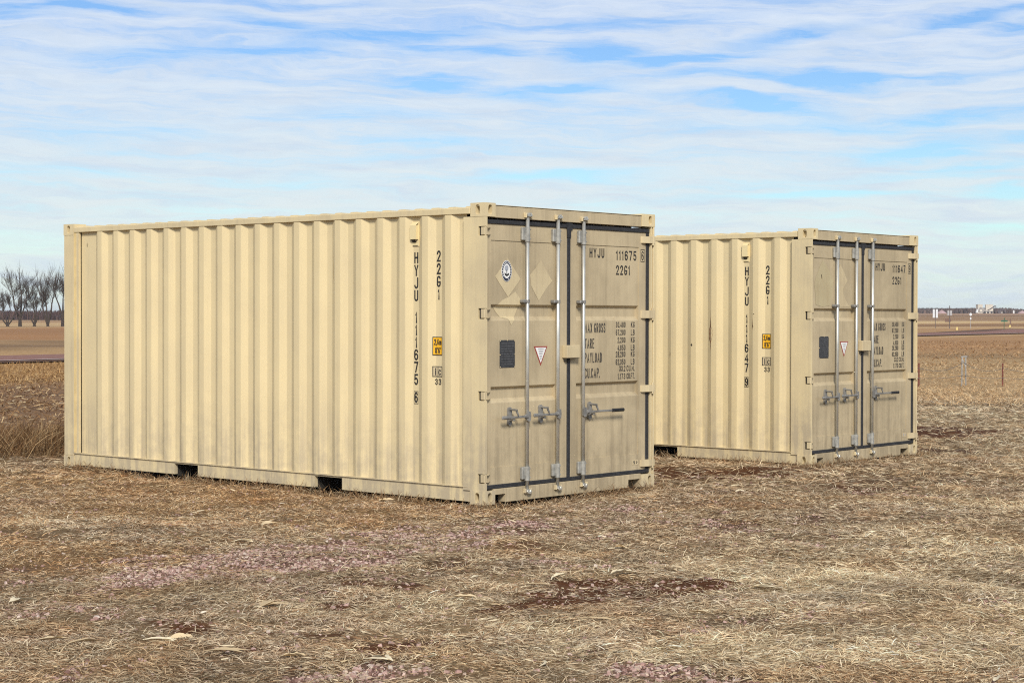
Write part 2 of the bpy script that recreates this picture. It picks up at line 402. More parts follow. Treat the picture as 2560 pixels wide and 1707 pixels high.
def build_container(near, ang, z0, seed, number, check, extras, label):
    d = Vector((math.cos(ang), math.sin(ang), 0)); l = Vector((-math.sin(ang), math.cos(ang), 0))
    OFF = (CW / 2, CL / 2, 0)
    loc = Vector((near[0], near[1], z0)) + d * CW / 2 + l * CL / 2
    root = tag(empty('shipping_container', loc, ang), label, 'shipping container', 'tan shipping containers on the grass')
    P = paint('side_paint', CLEAN, SIDE_DIRT, 0.20, 0.15, seed, 0.7, 0.5)
    PF = paint('frame_paint', CLEAN, SIDE_DIRT, 0.5, 0.3, seed + 5, 0.8, 0.5)
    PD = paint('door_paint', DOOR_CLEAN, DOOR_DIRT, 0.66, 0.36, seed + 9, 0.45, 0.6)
    PC = paint('clean_paint', (0.62, 0.51, 0.31), (0.46, 0.37, 0.23), 0.7, 0.45, seed + 2, 0.2, 0.55)
    def mk(b, name, m_, parent=root, smooth=False): return b.build(name, m_, parent, smooth, OFF)
    # --- long corrugated side, visible one and its mirror
    rp = rounded(CORR)
    for mirror in (False, True):
        b = B(); n = len(rp); zs = (0.150, 0.8, 1.6, 2.4985)
        vs = [((CW - x) if mirror else x, y, z) for z in zs for (y, x) in rp]
        fs = [(j * n + i, j * n + i + 1, (j + 1) * n + i + 1, (j + 1) * n + i) for j in range(3) for i in range(n - 1)]
        b.add(vs, fs); sp = mk(b, 'side_panel', P, root, True)
        if mirror: continue
        side = sp
    # vent cover on the second corrugation
    b = B(); vy, vz0, vz1 = 0.855, 2.268, 2.452
    b.prism([(vy - .036, vz1 - .03), (vy + .036, vz1 - .03), (vy + .036, vz0 + .03), (vy - .036, vz0 + .03)], 0, 0.001, 0.041)
    b.prism([(vy - .043, vz1), (vy + .043, vz1), (vy + .043, vz0 - .03), (vy - .043, vz0 - .03)], 0, 0.034, 0.0425)
    b.add([(0.001, vy - .036, vz1 - .03), (0.001, vy + .036, vz1 - .03), (0.034, vy + .04, vz1 - .004), (0.034, vy - .04, vz1 - .004)], [(0, 1, 2, 3)])
    v = mk(b, 'air_vent', VENT, side)
    b = B().add([(0.0008, vy - .024, vz0 + .026), (0.0008, vy + .024, vz0 + .026), (0.024, vy + .024, vz0 + .0), (0.024, vy - .024, vz0 + .0)], [(0, 1, 2, 3)])
    for yy in (vy - .02, vy + .02): b.tube([(0.033, yy, vz1 - .015), (0.030, yy, vz1 - .015)], .006, 8)
    b.box(0.0305, 0.0335, vy - .03, vy + .03, vz0 - .026, vz0 - .022)
    mk(b, 'vent_grille', DARKIN, side)
    # --- side lettering, follows the corrugation
    fn = lambda u, z: (prof(-u) - 0.003, -u, z)           # reading direction is towards the door, i.e. falling Y
    b = B()
    def col_text(s, yc, ztop, h, step, wd):
        z = ztop
        for ch in s:
            if ch != ' ':
                ww = wd * (0.42 if ch == '1' else 1.0)
                text(b, ch, fn, -yc - ww / 2, -yc + ww / 2, z - h, z, 0.0145)
            z -= step
    YC = 0.849
    col_text('HYJU', YC, 2.184, .098, .1118, .049)
    col_text(number, YC, 1.655, .098, .1098, .049)
    col_text(check, YC, .945, .094, .1, .042)
    for (a0, a1, c0, c1) in ((-.027, .027, .953, .948), (-.027, .027, .845, .840), (-.027, -.024, .948, .845), (.024, .027, .948, .845)):
        b.add([fn(-YC + a0, c0), fn(-YC + a1, c0), fn(-YC + a1, c1), fn(-YC + a0, c1)], [(0, 1, 2, 3)])
    YG = 0.5755
    col_text('22G1', YG, 2.194, .098, .1108, .047)
    mk(b, 'side_lettering', INK, side)
    def patch(y0, y1, z0_, z1_, off):
        ys = sorted([y0, y1] + [q for q in _cy if y0 < q < y1]); vs = []; fs = []
        for q in ys: vs += [(prof(q) - off, q, z0_), (prof(q) - off, q, z1_)]
        for i in range(len(ys) - 1): fs.append((2 * i, 2 * i + 2, 2 * i + 3, 2 * i + 1))
        return vs, fs
    y0, y1 = 0.531, 0.637
    b = B(); b.add(*patch(y0, y1, 1.273, 1.437, .0025)); mk(b, 'height_sticker', INK, side)
    b = B(); b.add(*patch(y0 + .007, y1 - .007, 1.281, 1.429, .0035)); ys_ = mk(b, 'sticker_face', YEL, side)
    b = B(); f2 = lambda u, z: (prof(-u) - .0045, -u, z)
    text(b, '2,6m', f2, -y1 + .014, -y0 - .010, 1.365, 1.418, .008, .3); text(b, "8'6\"", f2, -y1 + .022, -y0 - .014, 1.290, 1.345, .008, .3)
    mk(b, 'sticker_print', INK, side)
    b = B(); b.add(*patch(y0, y1, 1.085, 1.179, .0025)); mk(b, 'code_plate', INK, side)
    b = B(); b.add(*patch(y0 + .054, y1 - .008, 1.092, 1.172, .0035)); b.add(*patch(y0 + .008, y0 + .048, 1.092, 1.172, .0035)); mk(b, 'code_field', PC, side)
    b = B(); text(b, 'i', f2, -y1 + .022, -y1 + .034, 1.100, 1.164, .009); text(b, 'c', f2, -y0 - .045, -y0 - .013, 1.100, 1.150, .009)
    text(b, '33', f2, -y1 + .022, -y0 - .012, 1.017, 1.070, .008, .35); mk(b, 'code_print', INK, side)
    for (nm, m_, yc, zt, zb_, wd, wob) in extras:
        vs = []; fs = []; N = 14
        for i in range(N + 1):
            t = i / N; zz = zt + (zb_ - zt) * t; hw = wd * (math.sin(math.pi * t) ** 1.6 * (1 if .3 < t < .8 else .55) + .03) * (1 + wob * random.uniform(-.5, .5)); c = yc + random.uniform(-1, 1) * wd * .15
            for q in (c - hw, c + hw): vs.append((prof(q) - .002, q, zz))
        for i in range(N): fs.append((2 * i, 2 * i + 1, 2 * i + 3, 2 * i + 2))
        b = B().add(vs, fs); mk(b, nm, m_, side)
    # --- rails, posts, sill, header
    for mir in (False, True):
        X = (lambda x: CW - x) if mir else (lambda x: x)
        b = B().box(X(0.0), X(0.062), .178, CL - .178, 2.499, 2.552, .004); mk(b, 'top_rail', PF)
        b = B()
        for (ya, yb) in ((.178, 1.768), (2.134, 3.835), (4.200, CL - .178)): b.box(X(0.012), X(0.05), ya, yb, .020, .1415)
        for ya in (1.768, 3.835): b.box(X(0.012), X(0.05), ya, ya + .366, .127, .1415)
        b.box(X(-.002), X(0.052), .178, CL - .178, .1415, .1495, .002)
        br = mk(b, 'bottom_rail', PF)
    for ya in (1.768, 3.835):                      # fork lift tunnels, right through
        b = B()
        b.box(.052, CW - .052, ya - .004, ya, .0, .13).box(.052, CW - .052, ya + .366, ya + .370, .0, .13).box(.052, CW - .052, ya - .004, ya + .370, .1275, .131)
        mk(b, 'fork_pocket', DARKIN)  # near-black walls put the shade inside the tunnels into the colour
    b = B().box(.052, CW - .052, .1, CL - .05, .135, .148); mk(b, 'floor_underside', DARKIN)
    HZ = [(.184, .266), (.894, .976), (1.595, 1.687), (2.308, 2.389)]
    b = B()
    zz = [.118] + [q for h in HZ for q in h] + [2.473]
    for i in range(0, len(zz), 2): b.box(0, .034, 0, .0745, zz[i], zz[i + 1])
    b.box(0, .034, .0745, .2465, .118, 2.473); b.box(.034, .06, .10, .2465, .15, 2.473)
    mk(b, 'corner_post', PF)
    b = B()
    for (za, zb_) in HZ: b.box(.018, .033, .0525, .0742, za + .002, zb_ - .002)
    mk(b, 'hinge_gap_shade', DARKIN)  # near-black filler painted as the shade inside each hinge gap
    b = B().box(2.388, 2.404, .004, .10, .118, 2.473).box(2.404, 2.422, .022, .10, .118, 2.473).box(2.422, CW, -.001, .2465, .118, 2.473, .003)
    mk(b, 'corner_post', PF)
    for x in (0, CW - .12):
        b = B().box(x, x + .12, CL - .162, CL, .118, 2.473, .004); mk(b, 'corner_post', PF)
    b = B()
    b.box(-.0005, .03, 5.842, 5.880, .152, 2.495); mk(b, 'panel_edge', SEAL)
    b = B().box(.002, .03, 5.80, 5.842, .152, 2.495).box(-.0015, .012, 5.880, 5.897, .152, 2.495); mk(b, 'panel_edge', PF)
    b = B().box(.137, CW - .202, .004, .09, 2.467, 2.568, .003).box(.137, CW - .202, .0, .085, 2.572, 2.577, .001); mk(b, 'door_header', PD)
    b = B().box(.137, CW - .202, .012, .08, 2.567, 2.573); mk(b, 'header_dark_strip', RUBBER)  # thin black strip along the header top, reusing the gasket material
    b = B().box(.282, 2.042, .004, .09, .008, .129, .002)
    for xa, xb in ((.137, .282), (2.042, CW - .202)): b.box(xa, xb, .004, .09, .0795, .129, .002)
    b.box(.137, .142, .004, .09, .0, .0795).box(2.222, CW - .202, .004, .09, .0, .0795)
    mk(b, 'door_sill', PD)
    # --- corner castings
    for ix in (0, 1):
        for iy in (0, 1):
            for iz in (0, 1):
                b = B(); a, c, h = (.140 if ix == 0 else .205) if iy == 0 else .162, .168 if iy == 0 else .178, .1185
                x0 = -.003 if ix == 0 else CW - a + .003; yy = -.003 if iy == 0 else CL - c + .003; zb = 0 if iz == 0 else CH - h
                x1, y2, z1 = x0 + a, yy + c, zb + h
                hz = .5 * h
                fx = x0 if ix == 0 else x1; nx = (-1, 0, 0) if ix == 0 else (1, 0, 0)
                b.holed((fx, yy, zb), (0, 1, 0), (0, 0, 1), nx, c, h, .0255, .043, .05, cx=c * .5)
                fy = yy if iy == 0 else y2; ny = (0, -1, 0) if iy == 0 else (0, 1, 0)
                b.holed((x0, fy, zb), (1, 0, 0), (0, 0, 1), ny, a, h, .0255, .043, .05, cx=a * .5 if ix == 0 else a - .075)
                fz = zb if iz == 0 else z1; nz = (0, 0, -1) if iz == 0 else (0, 0, 1)
                b.holed((x0, yy, fz), (1, 0, 0), (0, 1, 0), nz, a, c, .06, .032, .03)
                ox = x1 if ix == 0 else x0; oy = y2 if iy == 0 else yy; oz = z1 if iz == 0 else zb
                b.add([(ox, yy, zb), (ox, y2, zb), (ox, y2, z1), (ox, yy, z1)], [(0, 1, 2, 3)])
                b.add([(x0, oy, zb), (x1, oy, zb), (x1, oy, z1), (x0, oy, z1)], [(0, 1, 2, 3)])
                b.add([(x0, yy, oz), (x1, yy, oz), (x1, y2, oz), (x0, y2, oz)], [(0, 1, 2, 3)])
                me = b.build('corner_casting', PF, root, False, OFF, recalc=False)
                bm = bmesh.new(); bm.from_mesh(me.data); bmesh.ops.remove_doubles(bm, verts=bm.verts[:], dist=.0005)
                bmesh.ops.recalc_face_normals(bm, faces=bm.faces[:])
                es = [e for e in bm.edges if len(e.link_faces) == 2 and e.calc_length() > .08 and e.calc_face_angle(0) > 1.2
                      and abs(e.verts[0].co.x - e.verts[1].co.x) + abs(e.verts[0].co.y - e.verts[1].co.y) < .001]
                bm.to_mesh(me.data); bm.free()
    # --- roof with cross corrugations, back end
    b = B(); ys = []; y = .12
    while y < CL - .2:
        ys += [(y, 2.553), (y + .05, 2.568), (y + .125, 2.568), (y + .16, 2.553)]; y += .2045
    ys.append((CL - .12, 2.553)); n = len(ys)
    vs = [(x, q, z) for x in (.04, CW - .04) for (q, z) in ys] + [(x, q, 2.53) for x in (.04, CW - .04) for (q, z) in ys]
    fs = [(i, i + 1, n + i + 1, n + i) for i in range(n - 1)] + [(i, 2 * n + i, 2 * n + i + 1, i + 1) for i in range(n - 1)] + [(n + i, 3 * n + i, 3 * n + i + 1, n + i + 1) for i in range(n - 1)]
    b.add(vs, fs); mk(b, 'roof_panel', PF)
    b = B(); b.box(.12, CW - .12, CL - .06, CL - .03, .118, 2.55)
    for i in range(8): b.box(.2 + i * .265, .33 + i * .265, CL - .03, CL - .006, .2, 2.48, .01)
    mk(b, 'end_panel', P)
    # --- gaskets round the doors
    b = B(); b.box(.036, 2.386, .018, .034, 2.414, 2.452, .004); b.box(.036, 2.386, .018, .034, .130, .1655, .004)
    b.box(2.337, 2.386, .024, .05, .1655, 2.414, .004); b.box(.036, .050, .024, .05, .1655, 2.414)
    mk(b, 'door_gasket', RUBBER)
    # --- doors
    for which in (0, 1):
        xa, xb = ((.050, 1.148), (1.193, 2.337))[which]; fa, fb = ((.112, .997), (1.283, 2.228))[which]
        b = B()
        b.box(xa, fa, .030, .085, .1655, 2.414).box(fb, xb, .030, .085, .1655, 2.414)
        b.box(fa, fb, .030, .085, 2.274, 2.414).box(fa, fb, .030, .085, .1655, .314)
        pr = [(.037, .314)]
        for zr in (.882, 1.592): pr += [(.035, zr - .010), (.047, zr + .004), (.068, zr + .022), (.068, zr + .108), (.037, zr + .127)]
        pr += [(.037, 2.274)]
        pr = rounded(pr, .006); n = len(pr)
        b.add([(x, y_, z_) for x in (fa, fb) for (y_, z_) in pr], [(i, i + 1, n + i + 1, n + i) for i in range(n - 1)])
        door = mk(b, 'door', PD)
        rods = ((.559, .981), (1.348,))[which]
        for rx in rods:
            b = B().tube([(rx, -.004, .085), (rx, -.004, 2.505)], .0165, 14); mk(b, 'lock_rod', GALV, door, True)
            for (zt, zb_) in ((2.401, 2.283), (.301, .187)):
                b = B().tube([(rx, -.004, zb_ - .012), (rx, -.004, zt)], .0235, 14)
                b.box(rx - .062, rx + .010, -.002, .029, zb_, zt - .004, .006)
                for zz_ in (zb_ + .015, zt - .02): b.tube([(rx + .020, -.012, zz_), (rx + .034, -.012, zz_)], .006, 6)
                mk(b, 'rod_bracket', BRK, door)
            b = B().box(rx - .062, rx + .018, -.018, .034, 1.735, 1.765, .006).tube([(rx, -.004, 1.735), (rx, -.004, 1.765)], .0225, 12); mk(b, 'rod_bracket', DULL, door)
            for zc, sg in ((2.500, 1), (.088, -1)):
                b = B().box(rx - .026, rx + .026, -.030, .002, zc - .011, zc + .011, .004)
                b.prism([(rx - .036, zc + sg * .006), (rx - .008, zc + sg * .026), (rx + .004, zc + sg * .016), (rx - .018, zc)], 1, -.036, -.006)
                b.prism([(rx + .036, zc + sg * .002), (rx + .014, zc + sg * .028), (rx + .006, zc + sg * .018), (rx + .018, zc - sg * .006)], 1, -.034, -.004)
                mk(b, 'locking_cam', GALV, door)
                b = B().box(rx - .043, rx - .030, -.026, .0035, zc - .02, zc + .022, .003).box(rx + .030, rx + .044, -.026, .0035, zc - .02, zc + .022, .003)
                b.box(rx - .044, rx + .044, -.004, .0035, zc + sg * .012 - .01, zc + sg * .012 + .012, .002); mk(b, 'cam_keeper', PF)
        # handles
        def handle(rx, sg, ln, gl, catch, zc, gripmat):
            b = B()
            b.prism([(rx - .030, zc - .035), (rx - .012, zc - .046), (rx + .014, zc - .040), (rx + .020, zc), (rx + .014, zc + .040), (rx - .014, zc + .044), (rx - .030, zc + .03)], 1, -.034, -.019)
            x1 = rx + sg * ln
            b.box(min(rx + sg * .02, x1), max(rx + sg * .02, x1), -.045, -.037, zc - .010, zc + .010, .003)
            b.box(min(rx + sg * .015, rx + sg * .06), max(rx + sg * .015, rx + sg * .06), -.038, -.020, zc - .020, zc + .018, .005)
            h = mk(b, 'door_handle', DULL, door)
            b = B().box(min(x1 - sg * gl, x1 + sg * .004), max(x1 - sg * gl, x1 + sg * .004), -.050, -.032, zc - .016, zc + .016, .008); mk(b, 'handle_grip', gripmat, door)
            b = B(); cx = catch
            pl = [(cx + .024 * math.cos(t), zc + .062 + .024 * math.sin(t)) for t in [i * math.pi / 8 for i in range(9)]] + [(cx - .024 * math.cos(t), zc - .052 - .024 * math.sin(t)) for t in [i * math.pi / 8 for i in range(9)]]
            b.prism(pl, 1, .016, .0345); b.box(cx - .014, cx + .014, -.030, .018, zc - .034, zc - .016, .003)
            b.prism([(cx - .009, zc + .066), (cx + .009, zc + .064), (cx + .036, zc + .018), (cx + .026, zc + .010), (cx - .004, zc + .048)], 1, -.058, -.050)
            b.tube([(cx, .016, zc + .066), (cx, -.064, zc + .062)], .009, 8)
            mk(b, 'handle_catch', DULL, door)
        if which == 0:
            handle(.559, -1, .375, .125, .355, .742, DULL); handle(.981, -1, .375, .125, .775, .748, DULL)
        else:
            handle(1.348, 1, .565, .19, 1.475, .750, BLACKGRIP)
        # hinges
        for (za, zb_) in HZ:
            b = B()
            if which == 0:
                b.box(.003, .040, .002, .050, za + .006, zb_ - .006, .004)
                for zz_ in (za + .008, zb_ - .014): b.prism([(.030, .000), (.062, .004), (.108, .0295), (.030, .0295)], 2, zz_, zz_ + .007)
                b.tube([(.020, .012, za - .004), (.020, .012, zb_ + .004)], .010, 8)
            else:
                b.prism([(2.255, .0295), (2.262, .012), (2.345, -.012), (2.432, -.014), (2.432, -.0015), (2.35, .0295)], 2, za + .008, zb_ - .010)
                b.tube([(2.405, -.006, za - .012), (2.405, -.006, zb_ + .012)], .011, 8)
            mk(b, 'hinge', PC, door)
        dn = lambda u, z: (u, dfield(z), z)
        def dfield(z):
            for zr in (.882, 1.592):
                if zr + .022 <= z <= zr + .108: return .065
            return .0335
        if which == 0:
            g = B()       # signs on the left door
            x0, x1, za, zb_ = .233, .435, 1.172, 1.412
            b = B().box(x0, x1, .031, .0365, za, zb_, .003); pl = mk(b, 'data_plate', PLATE, door)
            b = B()
            for i, zz_ in enumerate(np.linspace(zb_ - .03, za + .03, 9)):
                q = x0 + .018
                while q < x1 - .03:
                    e = min(q + random.uniform(.015, .05), x1 - .018); b.box(q, e, .0298, .031, zz_ - .004, zz_ + .004); q = e + .008
            mk(b, 'plate_print', PLATE2, door)
            b = B()
            for (qx, qz) in ((x0 + .006, zb_ - .006), (x1 - .006, zb_ - .006), (x0 + .006, za + .006), (x1 - .006, za + .006), (x1 - .003, 1.285), (x0 + .003, 1.285), ((x0 + x1) / 2, zb_ - .002)): b.tube([(qx, .029, qz), (qx, .034, qz)], .005, 8)
            mk(b, 'plate_rivets', PC, door)
            tx = .694 if seed < 50 else .680
            b = B().prism([(tx, 1.353), (tx + .185, 1.353), (tx + .0925, 1.180)], 1, .0332, .0360); mk(b, 'warning_sticker', REDD, door)
            b = B().prism([(tx + .018, 1.342), (tx + .167, 1.342), (tx + .0925, 1.205)], 1, .0320, .0334); mk(b, 'sticker_face', WHT, door)
            b = B()
            for i, (hw, zz_) in enumerate(((.038, 1.328), (.032, 1.310), (.028, 1.298), (.024, 1.286), (.018, 1.268), (.012, 1.254), (.009, 1.242))): b.box(tx + .0925 - hw, tx + .0925 + hw, .0312, .0322, zz_ - .003, zz_ + .003)
            mk(b, 'sticker_print', GREYP, door)
            def faded(poly, m_=PC, nm='sticker_residue', off=.0):
                # a clean patch left by a peeled placard, lying on the door sheet and into its groove
                bm = bmesh.new(); vs = [bm.verts.new((p[0], 0, p[1])) for p in poly]; f = bm.faces.new(vs)
                zs_ = [1.592 - .010, 1.592 + .004, 1.592 + .022, 1.592 + .108, 1.592 + .127]
                for q in zs_:
                    bmesh.ops.bisect_plane(bm, geom=bm.verts[:] + bm.edges[:] + bm.faces[:], plane_co=(0, 0, q), plane_no=(0, 0, 1))
                zr = 1.592
                for v_ in bm.verts:
                    v_.co.y = float(np.interp(v_.co.z, [zr - .010, zr + .004, zr + .022, zr + .108, zr + .127], [.035, .047, .068, .068, .037])) - .0025 - off
                bm.verts.index_update()
                b = B().add([v_.co[:] for v_ in bm.verts], [tuple(v_.index for v_ in f.verts) for f in bm.faces]); bm.free()
                return mk(b, nm, m_, door)
            if seed < 50:
                faded([(.340, 2.122), (.173, 1.963), (.345, 1.785), (.512, 1.945)])
                faded([(.352, 1.788), (.44, 1.835), (.515, 1.765), (.505, 1.69), (.47, 1.63), (.43, 1.585), (.384, 1.540), (.345, 1.60), (.27, 1.61), (.21, 1.66), (.178, 1.70), (.27, 1.76)])
                faded([(.787, 2.118), (.72, 2.05), (.640, 1.985), (.655, 1.89), (.70, 1.83), (.76, 1.755), (.83, 1.83), (.87, 1.87), (.949, 1.935), (.90, 1.985)])
                cx, cz = .3205, 2.0115
                el_ = lambda rx, rz, n=28: [(cx + rx * math.cos(2 * math.pi * i / n), cz + rz * math.sin(2 * math.pi * i / n)) for i in range(n)]
                b = B().prism(el_(.068, .092), 1, .030, .0325); mk(b, 'emblem', WHT, door)
                b = B(); n = 28
                o1, o2 = el_(.064, .088), el_(.047, .064)
                b.add([(p[0], .0292, p[1]) for p in o1 + o2], [(i, (i + 1) % n, n + (i + 1) % n, n + i) for i in range(n)])
                mk(b, 'emblem_ring', simple('emblem_navy', (0.03, 0.035, 0.06), .5), door)
                b = B()
                for i in range(18):
                    t = R(-70) + i * R(320) / 18
                    if 200 < (math.degrees(t) % 360) < 340 and i % 2: continue
                    q = (cx + .0555 * math.cos(t), cz + .076 * math.sin(t)); b.box(q[0] - .0035, q[0] + .0035, .0280, .0288, q[1] - .005, q[1] + .005)
                mk(b, 'emblem_lettering', WHT, door)
                b = B()
                gl = [(cx - .004 + .024 * math.cos(t), cz + .026 + .026 * math.sin(t)) for t in [2 * math.pi * i / 16 for i in range(16)]]; b.prism(gl, 1, .0285, .0296)
                mk(b, 'emblem_globe', simple('emblem_grey', (0.36, 0.38, 0.42), .5), door)
                b = B()
                b.prism([(cx - .004, cz + .012), (cx + .004, cz + .012), (cx + .003, cz - .028), (cx + .030, cz - .014), (cx + .026, cz - .034), (cx, cz - .046), (cx - .026, cz - .034), (cx - .030, cz - .014), (cx - .004, cz - .028)], 1, .0278, .0284)
                mk(b, 'emblem_anchor', INK, door)
            else:
                PB = paint('blotch_paint', (0.50, 0.43, 0.26), (0.40, 0.32, 0.19), 0.7, 0.3, seed + 4, 0.1, 0.6)
                faded([(.303, 2.249), (.235, 2.17), (.16, 2.06), (.125, 1.98), (.15, 1.88), (.16, 1.76), (.30, 1.738), (.46, 1.75), (.50, 1.86), (.53, 2.02), (.44, 2.14), (.36, 2.21)], PB)
                faded([(.690, 2.215), (.610, 2.10), (.600, 1.95), (.600, 1.80), (.64, 1.735), (.885, 1.74), (.80, 1.82), (.742, 1.90), (.75, 1.94), (.843, 2.034), (.77, 2.12)])
                faded([(.64, 1.718), (.80, 1.715), (.75, 1.63), (.70, 1.588), (.665, 1.60)])
                b = B().prism([(.268, 2.095), (.278, 2.085), (.288, 2.045), (.280, 2.05)], 1, .031, .0345); mk(b, 'chipped_spot', DARKCHIP, door)
            # lock box over the centre seam
            b = B().box(1.081, 1.268, -.030, .0295, 1.243, 1.358, .004); mk(b, 'lock_box', PC, door)
            b = B().box(1.086, 1.262, -.026, .027, 1.2405, 1.2435).box(1.10, 1.17, .0, .028, 1.214, 1.222, .002); mk(b, 'lock_box_underside', DARKIN, door)  # dark plate paints in the shade of the open bottom
        else:
            b = B(); tf = lambda u, z: (u, .0335 if not (z > 2.274 or u > 2.228) else .0275, z)
            text(b, 'HYJU', tf, 1.483, 1.702, 2.160, 2.248, .0125); text(b, number[:6], tf, 1.881, 2.196, 2.146, 2.236, .0125)
            text(b, check, tf, 2.268, 2.303, 2.152, 2.238, .0095); text(b, '22G1', tf, 1.881, 2.094, 2.008, 2.098, .0125)
            for (p0, p1, q0, q1) in ((2.254, 2.317, 2.256, 2.251), (2.254, 2.317, 2.142, 2.137), (2.254, 2.2575, 2.251, 2.142), (2.3135, 2.317, 2.251, 2.142)):
                b.add([(p0, .0275, q0), (p1, .0275, q0), (p1, .0275, q1), (p0, .0275, q1)], [(0, 1, 2, 3)])
            mk(b, 'door_lettering', INK, door)
            for (s, x1, z1) in (('MAX GROSS', 1.721, 1.558), ('TARE', 1.556, 1.415), ('PAYLOAD', 1.672, 1.284), ('CU.CAP.', 1.639, 1.143)):
                b = B(); text(b, s, tf, 1.415, x1, z1 - .090, z1, .0105, .3); mk(b, 'weight_lettering', INKOLD, door)
            rows = (('30.480', 'KG', 1.880), ('67.200', 'LB', 1.880), ('2.200', 'KG', 1.907), ('4.850', 'LB', 1.907), ('28.280', 'KG', 1.880), ('62.350', 'LB', 1.880), ('33.2', 'CU.M.', 1.935), ('1.173', 'CU.FT.', 1.912))
            for i, (s, u_, xs_) in enumerate(rows):
                zt = (1.568, 1.425, 1.292, 1.158)[i // 2] - (.072 if i % 2 else 0); b = B()
                text(b, s, tf, xs_, 2.029, zt - .054, zt, .0078, .3); text(b, u_, tf, 2.113 if len(u_) == 2 else 2.048, 2.172, zt - .054, zt, .0078, .3); mk(b, 'weight_lettering', INKOLD, door)
            b = B().box(2.135, 2.225, .028, .0305, .214, .262); mk(b, 'inspection_sticker', PC, door)
            b = B()
            for (qx, qz, rr) in ((2.160, .244, .010), (2.163, .228, .008), (2.195, .246, .005), (2.200, .232, .007), (2.212, .240, .004)): b.tube([(qx, .0268, qz), (qx, .029, qz)], rr, 8)
            mk(b, 'sticker_mark', INK if seed < 50 else GREYP, door)
            # seal down the middle, its top tab overlapping the header
            b = B().box(1.148, 1.193, .022, .06, .166, 2.414, .004)
            b.prism([(1.125, 2.452), (1.135, 2.468), (1.205, 2.468), (1.215, 2.452), (1.215, 2.40), (1.193, 2.395), (1.193, 2.33), (1.142, 2.33), (1.138, 2.395)], 1, .0165, .0215)
            mk(b, 'centre_seal', RUBBER, door)
    return root

A1, A2 = 0.8571565, 0.8676833
N1, N2 = (-0.2343, 15.4527), (3.2481, 19.6377)
build_container(N1, A1, 0.0, 3.0, '111675', '6', [
    ('paint_scrape', SEAL, 1.9, 2.2, 1.9, .004, 1), ('chipped_spot', DARKCHIP, 5.70, 2.40, 2.33, .004, 1)],
    'nearer tan shipping container, numbered 111675, with a round emblem sticker on its left door')
build_container(N2, A2, -0.01, 61.0, '111647', '9', [
    ('rust_streak', RUST, 1.316, 1.62, 1.27, .026, .5), ('rust_streak', RUST, 1.318, 1.73, 1.15, .006, .5), ('chipped_spot', DARKCHIP, 1.572, 1.325, 1.285, .012, .3),
    ('chipped_spot', DARKCHIP, .752, 1.55, 1.50, .008, .3), ('rust_streak', RUST, .756, 1.62, 1.46, .004, .5), ('chipped_spot', DARKCHIP, .735, 1.667, 1.65, .006, .3), ('rust_streak', RUST, 1.877, 1.23, 1.16, .006, .5)],
    'farther tan shipping container, numbered 111647, with a rust streak on its long side')

# ------------------------------------------------------------------ value noise for the land
def vnoise(x, y, seed=0):
    xi = np.floor(x).astype(np.int64); yi = np.floor(y).astype(np.int64); fx = x - xi; fy = y - yi
    fx = fx * fx * (3 - 2 * fx); fy = fy * fy * (3 - 2 * fy)
    def h(a, b):
        n = (a * 374761393 + b * 668265263 + seed * 974634777) & 0xffffffff
        n = ((n ^ (n >> 13)) * 1274126177) & 0xffffffff
        return ((n ^ (n >> 16)) & 0xffff) / 65535.0
    return (h(xi, yi) * (1 - fx) + h(xi + 1, yi) * fx) * (1 - fy) + (h(xi, yi + 1) * (1 - fx) + h(xi + 1, yi + 1) * fx) * fy
def fbm(x, y, f, seed=0, o=4):
    s = 0; a = .5; t = 0
    for i in range(o):
        s = s + a * vnoise(x * f, y * f, seed + i * 17); t += a; a *= .5; f *= 2.03
    return s / t
def sst(x, a, b):
    t = np.clip((x - a) / (b - a), 0, 1); return t * t * (3 - 2 * t)

D1 = np.array([math.cos(A1), math.sin(A1)])
ROAD_N = [(-75, -42), (-45, 12), (-17.2, 60.6), (8, 104.0), (33.1, 147.7), (47.7, 170.0), (90, 236), (170, 360)]
ROAD_F = [(-81, -38), (-51, 16), (-23.3, 64.4), (1.6, 108.5), (27.0, 152.5), (38.5, 186.0), (66, 244), (158, 372)]
def road_t(x, y):
    """signed distance beyond the near road edge"""
    p = np.array([-17.2, 60.6]); n = np.array([-0.866, 0.50]); return (x - p[0]) * n[0] + (y - p[1]) * n[1]
def field_t(x, y):
    """signed distance behind the line of tall grass at the containers' far ends"""
    return (x + 5.63) * -D1[1] + (y - 19.95) * D1[0]

GRAVEL = [(-2.75,10.5,.75,.85,.65),(-1.97,11.35,.66,.70,1),(-1.35,12.2,.75,.75,1.1),(-0.71,13.45,.75,.70,.95),(0.19,14.1,.65,.7,.75),(0.55,13.15,.45,.45,.7),(0.33,11.95,.35,.25,.75),
 (-2.06,8.2,.40,.40,.6),(-0.64,8.05,.45,.25,.95),(0.9,7.98,.35,.17,1.1),(1.62,9.63,.21,.17,1.0),(1.51,14.0,.65,.6,.6),(1.98,13.0,.4,.5,.4),(3.79,16.3,.4,.45,.4),(2.59,10.15,.15,.2,.5),(-3.4,10.0,.5,.6,.4),
 (2.1,8.0,.25,.15,.7),(2.2,9.3,.3,.2,.3),(-1.3,9.05,.25,.22,.5),(-2.9,11.7,.2,.15,.4),(0.95,15.3,.5,.4,.5),(-1.7,14.1,.25,.3,.5),(1.2,9.3,.2,.1,.5),(-0.1,7.4,1.6,.35,.8)]
